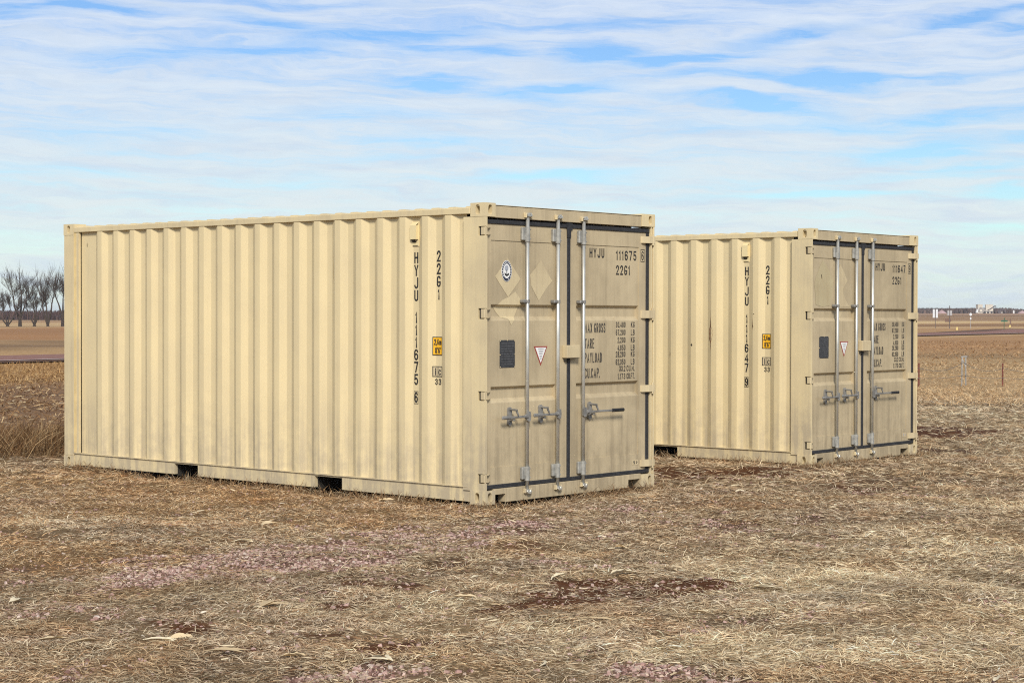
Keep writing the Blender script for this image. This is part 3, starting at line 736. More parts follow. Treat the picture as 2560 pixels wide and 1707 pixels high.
SOIL_SHADE = [(0.40,10.75,.62,.55,1.2),(.95,11.05,.45,.35,1.0),(.1,10.6,.4,.3,.9),(-0.82,11.2,.28,.28,.9),(-0.53,8.91,.26,.42,.9),(0.25,9.83,.2,.18,.6),(1.56,18.6,.8,1.0,.85),(2.6,18.75,1.0,.8,.8),(2.1,17.9,.5,.4,.8),(3.0,17.1,.45,.7,.5),(6.0,25.6,.9,1.2,1.4),(5.3,22.0,.5,.8,.5),  # patches between the containers: dark soil plus painted contact shadow
 (-2.6,8.9,.3,.2,.6),(-1.5,8.7,.4,.18,.7),(-1.0,10.4,.3,.2,.7),(-.2,9.3,.3,.16,.7),(-1.87,9.39,.36,.36,.8),(-1.09,9.53,.3,.25,.7),(0.1,12.7,.4,.3,.6),(-0.1,8.45,.35,.2,.6),(0.75,9.0,.3,.12,.5),(-2.4,9.2,.3,.25,.6),(0.6,8.3,.3,.12,.6),(1.9,16.6,.7,.35,.5),(-3.9,19.0,.5,.3,.3),(7.2,28.0,.6,.9,.5)]
ORANGE = [(-3.3,15.1,1.4,1.8,.9),(-2.24,16.2,1.2,1.5,.9),(-3.0,12.1,.6,.8,1),(-1.34,14.75,.9,1.0,.9),(2.26,8.71,.2,.4,1),(-0.65,15.4,.8,.7,.8),(-5,17.5,1.5,1.5,.8),(2.2,15.9,.7,.6,.4),(-4,13.2,1,1.2,.6)]
STRAW = [(1.95,11.15,1.2,1.1,1),(1.1,8.75,1.05,.6,1),(2.2,9.1,.8,.9,.9),(-3.3,14.0,.8,.6,.5),(3.2,12.5,1.4,1.2,.8),(3.3,10,1.2,1.5,.9),(4.5,15,1.5,1.5,.6),(-1.6,10.3,.6,.35,.4),(.2,9.35,.4,.2,.7),(-.4,10.2,.4,.25,.6),(7,30,3,5,.7),(8,22,3,4,.6)]
def blobs(L, x, y, seed):
    wx = x + (fbm(x, y, 1.6, seed) - .5) * 1.0; wy = y + (fbm(x, y, 1.6, seed + 50) - .5) * 1.2
    s = np.zeros_like(x)
    for (cx, cy, rx, ry, k) in L:
        q = ((wx - cx) / rx) ** 2 + ((wy - cy) / ry) ** 2
        s = np.maximum(s, k * np.exp(-q * .9))
    return s
def masks(x, y):
    n = fbm(x, y, 5.0, 91, 3); n2 = fbm(x, y, 1.1, 33, 4)
    near = (y < 40)
    g = sst(blobs(GRAVEL, x, y, 5) + (n - .5) * 1.3 + (n2 - .5) * .4, .24, .92) * near
    s = sst(blobs(SOIL_SHADE, x, y, 6) + (n - .5) * 1.0, .30, .68) * near * (1 - .6 * g)
    bare = sst(n2 + (n - .5) * .5, .60, .72)
    o = np.clip(blobs(ORANGE, x, y, 7), 0, 1); st = np.clip(blobs(STRAW, x, y, 8), 0, 1)
    return g, s, np.maximum(o - .7 * st, 0), st, bare

def height(x, y):
    near = 1 - sst(y, 30, 60)
    z = (fbm(x, y, .35, 2, 3) - .5) * .07 * near + (fbm(x, y, 2.6, 3, 4) - .5) * .055 * near
    # flat pad where the containers stand
    for (N, A) in ((N1, A1), (N2, A2)):
        d = np.array([math.cos(A), math.sin(A)]); l = np.array([-d[1], d[0]])
        u = (x - N[0]) * d[0] + (y - N[1]) * d[1]; v = (x - N[0]) * l[0] + (y - N[1]) * l[1]
        dd = np.hypot(np.maximum(np.maximum(-u, u - CW), 0), np.maximum(np.maximum(-v, v - CL), 0))
        k = 1 - sst(dd, .05, .9); z = z * (1 - k) + k * (-0.022 + (fbm(x, y, 1.2, 44, 3) - .45) * .085)
        ins = (u > .1) & (u < CW - .1) & (v > .12) & (v < CL - .1); z = np.where(ins, np.minimum(z, -.06), z)
    z = z - 0.01
    # shallow ditch by the wire fence, rise in the far right
    z = z - .25 * np.exp(-((y - 47) / 9.0) ** 2) * sst(x, 6, 9)
    ft = field_t(x, y)
    z = z + .10 * np.exp(-((ft - .9) / .5) ** 2) * (1 - sst(x, 6, 9))
    z = z + (fbm(x, y, .05, 8, 3) - .5) * .5 * sst(y, 45, 90) * sst(np.abs(road_t(x, y) - 3.5), 14, 30) * (1 - sst(y, 150, 220)) * (1 - sst(x, 0, 12))
    rt = road_t(x, y)
    z = z - .35 * np.exp(-((rt - 15) / 5.0) ** 2)
    z = z + 2.9 * sst(y, 240, 820) * sst(x, 0, 90) + 1.5 * sst(y, 800, 3000)
    return z

lin = lambda c: np.array([((v / 255) / 12.92 if v <= 10 else ((v / 255 + .055) / 1.055) ** 2.4) for v in c])
ILL = 1.18
def A(*c): return lin(c) / ILL
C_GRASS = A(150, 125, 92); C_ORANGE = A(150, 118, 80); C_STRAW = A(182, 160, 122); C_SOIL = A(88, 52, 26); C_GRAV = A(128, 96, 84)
C_BARE = A(96, 72, 50); C_STUB = A(140, 108, 78); C_GOLD = A(172, 138, 94); C_TAN = A(196, 168, 128)
def ground_colour(x, y):
    g, s, o, st, bare = masks(x, y)
    n = fbm(x, y, .8, 61, 4)[:, None]; n2 = fbm(x, y, 7, 62, 3)[:, None]
    c = C_GRASS * .72 + (C_BARE - C_GRASS * .72) * bare[:, None]
    c = c + (C_ORANGE * .68 - c) * (o * .9)[:, None]; c = c + (C_STRAW * .70 - c) * (st * .8)[:, None]
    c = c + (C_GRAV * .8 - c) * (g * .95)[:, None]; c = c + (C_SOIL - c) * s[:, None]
    c = c * (.72 + .56 * n2)
    # stubble field behind the tall grass
    ft = field_t(x, y); rt = road_t(x, y)
    left = 1 - sst(x, 2, 7)
    sn = fbm(x * .5, y, .9, 71, 4)[:, None]
    stub = C_STUB * .88 * (.7 + .6 * sn); k = (sst(ft, .6, 1.4) * left)[:, None]; c = c + (stub - c) * k
    # right-hand far grass
    tan = C_TAN * (.80 + .38 * fbm(x * .35, y, .6, 72, 4)[:, None]); k = (sst(y, 33, 38) * (1 - left))[:, None]; c = c + (tan - c) * k
    dk = np.exp(-((y - 41.5) / 1.4) ** 2) * (1 - left); c = c * (1 - .38 * dk)[:, None]
    k = sst(y, 62, 95) * (1 - left); c = c + (A(172, 136, 98) * (.85 + .34 * fbm(x * .3, y, .15, 73, 4)[:, None]) - c) * k[:, None]
    k = np.exp(-((rt + 26) / 8) ** 2) * (1 - left) * sst(fbm(x * .25, y, .13, 76, 3), .35, .6); c = c * (1 - .35 * k)[:, None]
    # golden verge before the road (left) and pale verges
    k = sst(rt, -17, -10) * left * sst(y, 28, 40); gold = C_GOLD * (.72 + .5 * fbm(x * .4, y, .7, 74, 4)[:, None]); c = c + (gold - c) * k[:, None]
    k = np.exp(-((rt + 3.0) / 1.6) ** 2) * (1 - left); c = c + (C_TAN * 1.02 - c) * (k * .9)[:, None]
    # beyond the road
    beyond = sst(rt, 6.5, 8)
    bl = A(190, 160, 120) * np.ones_like(c)
    def band(a, b, colr, soft=2.5, amp=8.0):
        nonlocal bl
        ww = rt + (fbm(x * .5, y * .5, .10, 77, 4) - .5) * amp * 3
        k = sst(ww, a - soft, a + soft) * (1 - sst(ww, b - soft, b + soft)); bl = bl + (A(*colr) - bl) * k[:, None]
    band(12, 22, (180, 150, 112)); band(24, 30, (120, 96, 74), 4.0); band(34, 110, (166, 126, 88), 6); band(110, 125, (196, 160, 118), 3, 10); band(125, 131, (128, 108, 84), 2, 10)
    band(131, 205, (200, 172, 132), 4)
    band(205, 300, (172, 140, 106), 5); band(300, 330, (205, 178, 140), 5, 14); band(330, 420, (140, 112, 88), 6, 14); band(420, 4000, (172, 138, 108), 8)
    # the right side: pale track, brown field, crop line
    rgt = sst(x, 20, 45)
    br = A(176, 142, 104) * np.ones_like(c)
    def bandr(a, b, colr, soft, tilt=0.0):
        nonlocal br
        yy = y - tilt * (x - 60) + (fbm(x, y, .02, 78, 3) - .5) * 14
        k = sst(yy, a - soft, a + soft) * (1 - sst(yy, b - soft, b + soft)); br = br + (A(*colr) - br) * k[:, None]
    bandr(255, 275, (205, 178, 138), 4); bandr(282, 310, (138, 106, 74), 8, .6); bandr(325, 370, (212, 186, 142), 6, 1.0); bandr(375, 392, (116, 92, 68), 5, 1.1); bandr(400, 540, (158, 128, 98), 12)
    bandr(560, 600, (112, 90, 74), 10); bandr(610, 4000, (168, 138, 116), 12)
    bl = bl + (br - bl) * (rgt * sst(y, 180, 215))[:, None]
    c = c + (bl * (.86 + .28 * fbm(x * .2, y * .6, .12, 79, 3)[:, None]) - c) * beyond[:, None]
    c = c * (1 + (np.array([1.05, .97, .84]) - 1) * sst(y, 30, 60)[:, None])
    return np.clip(c, .004, .9)

def axis(fine0, fine1, step, far0, far1, grow):
    a = list(np.arange(fine0, fine1 + 1e-6, step)); s = step
    while a[-1] < far1: s = min(s * grow, max(2.2, (abs(a[-1])) * .05)); a.append(a[-1] + s)
    s = step; b = []; q = fine0
    while q > far0: s = min(s * grow, max(2.2, abs(q) * .05)); q -= s; b.append(q)
    return np.array(b[::-1] + a)
gx = axis(-7.5, 8.5, .065, -2600, 2600, 1.12); gy = axis(6.0, 27.0, .065, -60, 4200, 1.045)
X, Y = np.meshgrid(gx, gy); xs, ys = X.ravel(), Y.ravel(); zs = height(xs, ys)
nx, ny = len(gx), len(gy)
ii = (np.arange(ny - 1)[:, None] * nx + np.arange(nx - 1)[None, :]).ravel()
idx = np.stack([ii, ii + 1, ii + nx + 1, ii + nx], 1).ravel()
GROUND = attr_mat('ground_soil', 'zone', 0.95, 0, 9.0)
gr = fast_mesh('ground', np.stack([xs, ys, zs], 1), np.full(len(ii), 4), idx, GROUND, True, {'zone': ground_colour(xs, ys)})
tag(gr, kind='structure')

# ------------------------------------------------------------------ road
def resample(P, n):
    P = np.array(P, float); s = np.concatenate([[0], np.cumsum(np.hypot(*np.diff(P, axis=0).T))]); t = np.linspace(0, s[-1], n)
    return np.stack([np.interp(t, s, P[:, 0]), np.interp(t, s, P[:, 1])], 1)
def ribbon(name, Pn, Pf, mat_, lift, kind='structure', n=220):
    a = resample(Pn, n); b = resample(Pf, n); rows = []
    for t in np.linspace(0, 1, 5):
        q = a * (1 - t) + b * t; rows.append(np.column_stack([q, height(q[:, 0], q[:, 1]) + lift]))
    V = np.concatenate(rows); f = []
    for j in range(4):
        for i in range(n - 1): f += [j * n + i, j * n + i + 1, (j + 1) * n + i + 1, (j + 1) * n + i]
    o = fast_mesh(name, V, np.full(len(f) // 4, 4), f, mat_, True); tag(o, kind=kind); return o
ROADM = simple('pink_quartzite_road', tuple(A(150, 112, 100)), 0.85, 0, .12, 3)
SHOULDER = simple('dark_shoulder', tuple(A(112, 86, 70)), 0.9, 0, .2, 2)
def shift(P, k): return [(x - .866 * k, y + .5 * k) for (x, y) in P]
ribbon('road_shoulder', shift(ROAD_N, -1.0), shift(ROAD_F, .8), SHOULDER, .05)
ribbon('road', shift(ROAD_N, .2), shift(ROAD_F, -.2), ROADM, .065)
for q in (ROADM, SHOULDER): [x for x in q.node_tree.nodes if x.type == 'BSDF_PRINCIPLED'][0].inputs['Specular IOR Level'].default_value = 0.05
PAINTW = simple('road_paint', (0.75, .73, .68), .7)
ribbon('road_edge_line', shift(ROAD_N, .35), shift(ROAD_N, .52), PAINTW, .075)

# ------------------------------------------------------------------ dry grass
def outside_boxes(x, y, pad=0.0):
    ok = np.ones(len(x), bool)
    for (N, A_) in ((N1, A1), (N2, A2)):
        d = np.array([math.cos(A_), math.sin(A_)]); u = (x - N[0]) * d[0] + (y - N[1]) * d[1]; v = -(x - N[0]) * d[1] + (y - N[1]) * d[0]
        ok &= ~((u > -pad) & (u < CW + pad) & (v > -pad) & (v < CL + pad))
    return ok
def scatter(n, y0, y1, margin, power=1.0, xr=None):
    """points over the trapezoid the lens sees, widened on both sides; density falls with distance"""
    y = y0 + (y1 - y0) * rng.random(n) ** power
    hw = y * .2835 + margin
    x = (rng.random(n) * 2 - 1) * hw
    if xr: k = (x > xr[0](y)) & (x < xr[1](y)); x, y = x[k], y[k]
    k = outside_boxes(x, y, -.0); return x[k], y[k]
def blades(x, y, L, W_, lift, head, curl, colr, zoff=0.0):
    """each blade a tapering bent strip of four faces; lift = angle off the ground at the root"""
    n = len(x); z = height(x, y) + zoff - .004
    c, s = np.cos(head), np.sin(head)
    px, py = -s, c
    V = np.zeros((n, 7, 3), np.float32); ts = (0, .38, .72, 1.0); run = np.zeros(n); rise = np.zeros(n); prev = 0
    k = 0
    side = (rng.random(n) - .5) * .3; roll = (rng.random(n) - .5) * 2.2; cr, sr = np.cos(roll), np.abs(np.sin(roll)) * np.sign(roll)
    for j, t in enumerate(ts):
        ang = lift - curl * (prev + t) / 2
        dl = (t - prev) * L; run = run + np.cos(ang) * dl; rise = rise + np.sin(ang) * dl; prev = t
        lat = side * L * t * t
        bx = x + c * run + px * lat; by = y + s * run + py * lat; bz = z + np.maximum(rise, .0 + .004 * t)
        wd = W_ * (1, .9, .6, 0)[j] * .5
        if j < 3:
            V[:, k, 0] = bx - px * wd * cr; V[:, k, 1] = by - py * wd * cr; V[:, k, 2] = bz - wd * sr
            V[:, k + 1, 0] = bx + px * wd * cr; V[:, k + 1, 1] = by + py * wd * cr; V[:, k + 1, 2] = bz + wd * sr; k += 2
        else:
            V[:, k, 0] = bx; V[:, k, 1] = by; V[:, k, 2] = bz
    base = (np.arange(n) * 7)[:, None]
    idx = (base + np.array([0, 1, 3, 2, 2, 3, 5, 4, 4, 5, 6])[None, :]).ravel()
    lp = np.tile([4, 4, 3], n)
    return V.reshape(-1, 3), lp, idx, np.repeat(colr, 7, axis=0)
def pal(n, cols, wts):
    cols = np.array(cols); k = rng.choice(len(cols), n, p=np.array(wts) / sum(wts)); return cols[k]
P_GRASS = [A(194, 171, 136), A(172, 146, 113), A(214, 196, 162), A(134, 107, 79), A(184, 164, 134), A(152, 120, 88)]
P_OR = [A(202, 168, 122), A(174, 138, 98), A(222, 195, 156), A(142, 106, 74)]
P_ST = [A(214, 194, 156), A(226, 209, 174), A(198, 175, 138), A(184, 159, 124), A(234, 220, 190)]
def grass_patch(n, y0, y1, margin, Ls, Ws, inner=0.0):
    x, y = scatter(n, y0, y1, margin)
    k = np.abs(x) > y * .2835 + inner if inner else x == x; x, y = x[k], y[k]
    g, s, o, st, bare = masks(x, y); r = rng.random(len(x))
    clump = fbm(x, y, 3.2, 201, 4)
    keep = r < np.clip((.35 + 1.1 * clump) * (1 - .80 * g) * (1 - .84 * s) * (1 - .5 * bare) * (1 + .5 * st), 0.02, 1)
    keep &= field_t(x, y) < 1.0 + 40 * sst(x, 3, 6)
    x, y, g, s, o, st, clump = [q[keep] for q in (x, y, g, s, o, st, clump)]
    n = len(x)
    colr = pal(n, P_GRASS, (4, 4, 2.2, 3, 3, 2))
    k = rng.random(n) < o * 1.0; colr[k] = pal(k.sum(), P_OR, (3, 3, 2, 2))
    k = rng.random(n) < st * .8; colr[k] = pal(k.sum(), P_ST, (3, 2, 3, 3, 1))
    grey = fbm(x, y, 2.2, 301, 3)
    colr = 1.24 * colr * np.array([.985, 1.0, 1.03]) * (.80 + .45 * fbm(x, y, 1.4, 302, 3))[:, None] * (.85 + .3 * rng.random(n))[:, None]
    colr = colr * (1 + (np.array([1.0, 1.0, 1.05]) - 1) * sst(grey, .5, .7)[:, None]) * (1 + (np.array([1.0, .92, .84]) - 1) * (sst(fbm(x, y, 1.7, 303, 3), .52, .70) * (1 - .8 * st))[:, None]) * (.72 + .56 * fbm(x, y, 6.0, 304, 2))[:, None]
    up = rng.random(n)
    lift = np.where(up < .10, R(25) + R(40) * rng.random(n), R(2) + R(22) * rng.random(n)) + o * R(22) * rng.random(n)
    swirl = fbm(x, y, .9, 401, 2) * 2 * math.pi * 3
    head = swirl + rng.normal(0, 1.5, n)
    L = Ls * (.45 + .9 * rng.random(n)) * (1 - .35 * o) * (1 + .25 * st); W_ = Ws * (.6 + .8 * rng.random(n)) * (1 - .25 * o)
    z0 = rng.random(n) * .045 * np.maximum(clump - .25, .05) * (1 + .5 * st)
    return blades(x, y, L, W_, lift, head, lift * .9 + R(10) * rng.random(n), colr, z0)
def join(parts):
    V = []; LP = []; I = []; C = []; k = 0
    for v, lp, ix, c in parts: V.append(v); LP.append(lp); I.append(ix + k); C.append(c); k += len(v)
    return np.concatenate(V), np.concatenate(LP), np.concatenate(I), np.concatenate(C)
GRASSM = attr_mat('dry_grass', 'tint', 0.85, 0.22)
def stuff(name, parts, m_, smooth=False):
    V, LP, I, C = join(parts); o = fast_mesh(name, V, LP, I, m_, smooth, {'tint': np.clip(C, .003, .9)}); return tag(o, kind='stuff')
parts = [grass_patch(340000, 6.8, 11.5, 1.2, .052, .0040), grass_patch(280000, 11.5, 17.0, 1.2, .060, .0052), grass_patch(170000, 17.0, 27.0, 1.5, .10, .0075), grass_patch(70000, 27.0, 38.0, 1.5, .12, .009), grass_patch(150000, 5.5, 20.0, 5.0, .085, .0085, 1.2)]
# tufts against the container feet
tx = []; ty = []
for (N, A_) in ((N1, A1), (N2, A2)):
    d = np.array([math.cos(A_), math.sin(A_)]); l = np.array([-d[1], d[0]]); n = 4200
    v = rng.random(n) * (CL + .5) - .3; off = -.02 - .13 * rng.random(n) ** 1.6; k = rng.random(n) < .15 + .85 * fbm(v * 1.0, v * 0 + N[0], 1.6, 55, 2)
    tx.append(N[0] + l[0] * v[k] + d[0] * off[k]); ty.append(N[1] + l[1] * v[k] + d[1] * off[k])
    n = 1700; u = rng.random(n) * (CW + .5) - .3; off = -.02 - .13 * rng.random(n) ** 1.6; k = rng.random(n) < .15 + .85 * fbm(u, u * 0 + 4, 1.6, 56, 2)
    tx.append(N[0] + d[0] * u[k] + l[0] * off[k]); ty.append(N[1] + d[1] * u[k] + l[1] * off[k])
tx = np.concatenate(tx); ty = np.concatenate(ty); n = len(tx)
parts.append(blades(tx, ty, (.04 + .10 * rng.random(n)) * (.5 + fbm(tx, ty, 2.2, 57, 2)), .004 + .003 * rng.random(n), R(35) + R(50) * rng.random(n), rng.random(n) * 6.3, R(30) + R(60) * rng.random(n), pal(n, P_OR + P_GRASS, (2, 3, 1, 3, 2, 3, 1, 3, 2, 3)) * .92))
stuff('dry_grass', parts, GRASSM)

# tall dry grass along the field margin
n = 42000
t = -5.0 + rng.random(n) * 21.0; ft = .15 + rng.random(n) ** .8 * 1.5
x = -5.63 + D1[0] * t - D1[1] * ft; y = 19.95 + D1[1] * t + D1[0] * ft
cl = fbm(x, y, 1.3, 501, 3); k = (rng.random(n) < .2 + 1.2 * cl) & outside_boxes(x, y, .05); x, y, ft, cl, t = x[k], y[k], ft[k], cl[k], t[k]; n = len(x)
hh = (.12 + .21 * rng.random(n)) * (.55 + .8 * cl) * (1 - .45 * sst(t, 8, 15))
c = pal(n, [A(176, 140, 98), A(148, 112, 76), A(204, 172, 128), A(110, 80, 52), A(218, 192, 148)], (3, 4, 2, 3, .6)) * (.68 + .36 * rng.random(n))[:, None]
tall = [blades(x, y, hh * 1.25, .004 + .004 * rng.random(n), R(48) + R(42) * rng.random(n), rng.normal(.4, 1.2, n), R(20) + R(60) * rng.random(n), c)]
stuff('tall_dry_grass', tall, GRASSM)

# stubble field litter and far grass
def band_blades(n, y0, y1, xr, cols, wts, L0, W0, lift0, lift1, dens=None, extra=0):
    x, y = scatter(n, y0, y1, 3.0, 1.0, xr)
    if dens is not None: k = rng.random(len(x)) < dens(x, y); x, y = x[k], y[k]
    m_ = len(x); c = pal(m_, cols, wts) * (.85 + .3 * rng.random(m_))[:, None] * np.array([1.05, 1.0, .92])
    return blades(x, y, L0 * (.5 + rng.random(m_)), W0 * (.6 + .8 * rng.random(m_)), R(lift0) + R(lift1 - lift0) * rng.random(m_), rng.random(m_) * 6.3, R(10) + R(50) * rng.random(m_), c, extra)
LEFT = (lambda y: -y * .30 - 6, lambda y: -y * .16); RIGHT = (lambda y: y * .15, lambda y: y * .30 + 6)
far = []
far.append(band_blades(60000, 21, 48, LEFT, [A(146, 114, 82), A(170, 136, 98), A(116, 86, 60), A(206, 180, 140)], (4, 3, 2, 2), .11, .016, 5, 60, lambda x, y: (field_t(x, y) > 1.2) * (.3 + .9 * fbm(x * .5, y, .8, 601, 3))))
far.append(band_blades(26000, 21, 48, LEFT, [A(214, 194, 156), A(226, 210, 180), A(196, 168, 130)], (3, 1, 3), .14, .024, 2, 22, lambda x, y: (field_t(x, y) > 1.2) * sst(fbm(x * .35, y, .7, 602, 3), .42, .6) * .5))
far.append(band_blades(60000, 42, 62, LEFT, [A(186, 152, 106), A(160, 126, 86), A(204, 174, 128), A(132, 100, 68)], (4, 3, 2, 2), .15, .016, 15, 75, lambda x, y: (road_t(x, y) < -1.8) * (road_t(x, y) > -14) * (.4 + .8 * fbm(x * .5, y, .6, 603, 3))))
far.append(band_blades(90000, 33, 62, RIGHT, [A(220, 190, 148), A(204, 172, 132), A(230, 206, 168), A(184, 150, 114)], (4, 3, 2, 2), .13, .012, 8, 60, lambda x, y: .25 + .9 * fbm(x * .4, y, .5, 604, 3)))
far.append(band_blades(40000, 60, 120, RIGHT, [A(184, 148, 108), A(168, 132, 96), A(200, 168, 128), A(146, 112, 80)], (4, 3, 2, 1.5), .12, .03, 8, 55, lambda x, y: (road_t(x, y) < -3) * (.2 + .9 * fbm(x * .4, y, .25, 605, 3))))
stuff('field_grass', far, GRASSM)

# ------------------------------------------------------------------ pink gravel
def stones(x, y, r, colr):
    n = len(x); z = height(x, y)
    cube = np.array([(-1, -1, -1), (1, -1, -1), (1, 1, -1), (-1, 1, -1), (-1, -1, 1), (1, -1, 1), (1, 1, 1), (-1, 1, 1)], float)
    V = cube[None] * (1 + (rng.random((n, 8, 3)) - .5) * .7); V[:, 4:, :2] *= .75
    V *= (r[:, None] * np.stack([.8 + .6 * rng.random(n), .7 + .4 * rng.random(n), .45 + .35 * rng.random(n)], 1))[:, None, :]
    a = rng.random(n) * 6.283; c, s = np.cos(a), np.sin(a); t = (rng.random(n) - .5) * .9; ct, st_ = np.cos(t), np.sin(t)
    x1 = V[:, :, 0] * ct[:, None] + V[:, :, 2] * st_[:, None]; z1 = -V[:, :, 0] * st_[:, None] + V[:, :, 2] * ct[:, None]
    X_ = x1 * c[:, None] - V[:, :, 1] * s[:, None]; Y_ = x1 * s[:, None] + V[:, :, 1] * c[:, None]
    P_ = np.stack([X_ + x[:, None], Y_ + y[:, None], z1 + (z + r * .25)[:, None]], 2).reshape(-1, 3)
    q = np.array([0, 3, 2, 1, 4, 5, 6, 7, 0, 1, 5, 4, 1, 2, 6, 5, 2, 3, 7, 6, 3, 0, 4, 7])
    idx = (np.arange(n)[:, None] * 8 + q[None]).ravel()
    return P_, np.full(n * 6, 4), idx, np.repeat(colr, 8, axis=0)
x, y = scatter(330000, 6.9, 18.5, 1.0)
g, s, o, st, bare = masks(x, y); k = rng.random(len(x)) < g ** 1.5 * .60 + .010 + .03 * s; x, y = x[k], y[k]; n = len(x)
c = pal(n, [A(192, 160, 148), A(172, 138, 126), A(206, 180, 166), A(134, 102, 90), A(196, 172, 152), A(218, 200, 184)], (5, 5, 2.5, 4, 2.5, .4)) * (.8 + .4 * rng.random(n))[:, None]
STONEM = attr_mat('pink_quartzite', 'tint', 0.8)
stuff('pink_gravel', [stones(x, y, .0035 + .0085 * rng.random(n) ** 2.0, c)], STONEM)

# ------------------------------------------------------------------ maize husks and stalks
HUSKM = attr_mat('dry_husk', 'tint', 0.8, 0.08)
def husk_geo(L, W_, n_leaf, seed):
    r_ = np.random.default_rng(seed); V = []; F = []; LPs = []
    for q in range(n_leaf):
        a = r_.normal(0, .28); N = 9; k0 = len(V)
        bend = r_.normal(0, .9); twist = r_.normal(0, .7); lift = r_.random() * .10 + .01
        p = np.zeros(3); hd = a; px = 0.0; py = 0.0
        for i in range(N):
            t = i / (N - 1); hd = a + bend * t
            wd = W_ * (math.sin(math.pi * min(.97, t * .9 + .08)) ** .7) * .5 * (.65 + .7 * r_.random())
            tw = twist * t; zc = .012 + lift * L * math.sin(math.pi * t) * .35
            nxv = (-math.sin(hd), math.cos(hd))
            for e in (-1, 0, 1):
                V.append((px + nxv[0] * e * wd * math.cos(tw), py + nxv[1] * e * wd * math.cos(tw), zc + e * wd * math.sin(tw) + (abs(e) * wd * .55)))
            px += math.cos(hd) * L / (N - 1); py += math.sin(hd) * L / (N - 1)
        for i in range(N - 1):
            for e in (0, 1): F += [k0 + 3 * i + e, k0 + 3 * i + e + 1, k0 + 3 * i + e + 4, k0 + 3 * i + e + 3]
    return np.array(V), np.full(len(F) // 4, 4), np.array(F)
def put(V, x, y, h):
    c, s = math.cos(h), math.sin(h); z = float(height(np.array([x]), np.array([y]))[0])
    return np.stack([V[:, 0] * c - V[:, 1] * s, V[:, 0] * s + V[:, 1] * c, V[:, 2]], 1), (x, y, z)
HG = 'dry maize husks lying on the grass'
HUSKS = [  # x, y, length, width, leaves, heading, label
 (-1.84, 9.00, .17, .032, 2, .3, 'large cream maize husk on a long stalk, nearest the lower left corner'), (-1.60, 9.05, .14, .03, 2, 2.6, None), (-1.47, 8.62, .20, .022, 3, .1, 'yellowish split maize stalk lying level on the grass below the large husk'),
 (-2.83, 10.16, .16, .045, 2, .4, 'pale maize husk lying at the left edge of the picture'), (0.80, 12.55, .12, .035, 2, 2.5, 'white pointed maize husk on pink gravel before the nearer doors'), (0.98, 9.95, .10, .02, 2, .2, None),
 (0.80, 11.36, .22, .036, 3, 3.0, 'cream three-leaf maize husk at the upper edge of the red-brown bare patch'), (1.05, 11.45, .10, .022, 2, 2.0, None), (-1.39, 10.03, .17, .035, 3, 1.0, 'curled brown maize husk among olive grass left of centre'),
 (2.15, 8.02, .10, .03, 1, 1.2, 'small pale husk by the bottom edge towards the right'), (3.07, 12.40, .26, .014, 1, .1, 'long thin straw stalk on pale grass at the right'), (-2.18, 8.87, .16, .028, 2, .9, None), (0.13, 8.26, .20, .014, 1, .5, None),
 (1.09, 11.52, .11, .018, 1, 2.8, None), (0.36, 9.62, .22, .010, 2, .1, None), (1.44, 10.87, .16, .022, 3, .2, None), (2.77, 9.93, .10, .014, 1, .2, None), (3.56, 16.69, .22, .02, 1, 0, None), (2.02, 16.26, .13, .025, 2, 1.0, None),
 (-1.16, 15.81, .16, .03, 3, 1.2, None), (0.72, 16.23, .20, .018, 2, .1, None), (0.97, 16.35, .3, .014, 2, .1, 'bent pale stalk lying under the nearer door sill'), (-0.97, 16.2, .17, .02, 2, .3, None), (-0.07, 11.91, .12, .028, 2, 2.2, None),
 (-0.26, 11.21, .11, .03, 1, .4, None), (-2.38, 9.0, .17, .03, 2, .2, None), (1.29, 16.6, .16, .014, 2, .3, None), (2.53, 10.31, .14, .018, 2, 2.0, None), (0.72, 8.12, .08, .035, 1, .9, 'folded tan husk on pink gravel at the bottom edge'), (2.1, 8.3, .2, .01, 2, .3, None),
 (-0.55, 8.35, .15, .022, 3, 2.5, None), (-1.1, 8.55, .13, .028, 3, .3, None), (.05, 10.9, .2, .012, 2, .3, None), (.25, 11.25, .16, .022, 3, .5, None), (-.35, 10.4, .15, .02, 2, .2, None), (1.9, 12.2, .14, .018, 2, 2.8, None), (-2.0, 12.9, .16, .022, 3, .4, None), (-1.8, 14.0, .2, .02, 3, 2.9, None)]
for i, (x, y, L, W_, nl, hd, lab) in enumerate(HUSKS):
    V, LP, F = husk_geo(L, W_, nl, 900 + i); V, loc = put(V, x, y, hd)
    c0 = (A(238, 222, 188), A(228, 204, 164), A(206, 182, 144))[i % 3] * (.9 + .2 * rng.random())
    o = fast_mesh('maize_husk', V, LP, F, HUSKM, True, {'tint': np.tile(c0, (len(V), 1))}); o.location = (loc[0], loc[1], loc[2] + .006)
    tag(o, lab or 'small dry scrap of maize husk lying among the matted grass', 'corn husk', HG)
# small scraps
n = 1500; x, y = scatter(n, 7, 30, 1.2); ps = []; n = len(x)
L = .02 + .08 * rng.random(n) ** 2
ps.append(blades(x, y, L, .004 + .006 * rng.random(n), R(2) + R(14) * rng.random(n), rng.random(n) * 6.3, R(20) * rng.random(n), pal(n, [A(232, 214, 178), A(214, 190, 148), A(240, 230, 208)], (3, 3, 1)), .02))
stuff('husk_litter', ps, HUSKM)

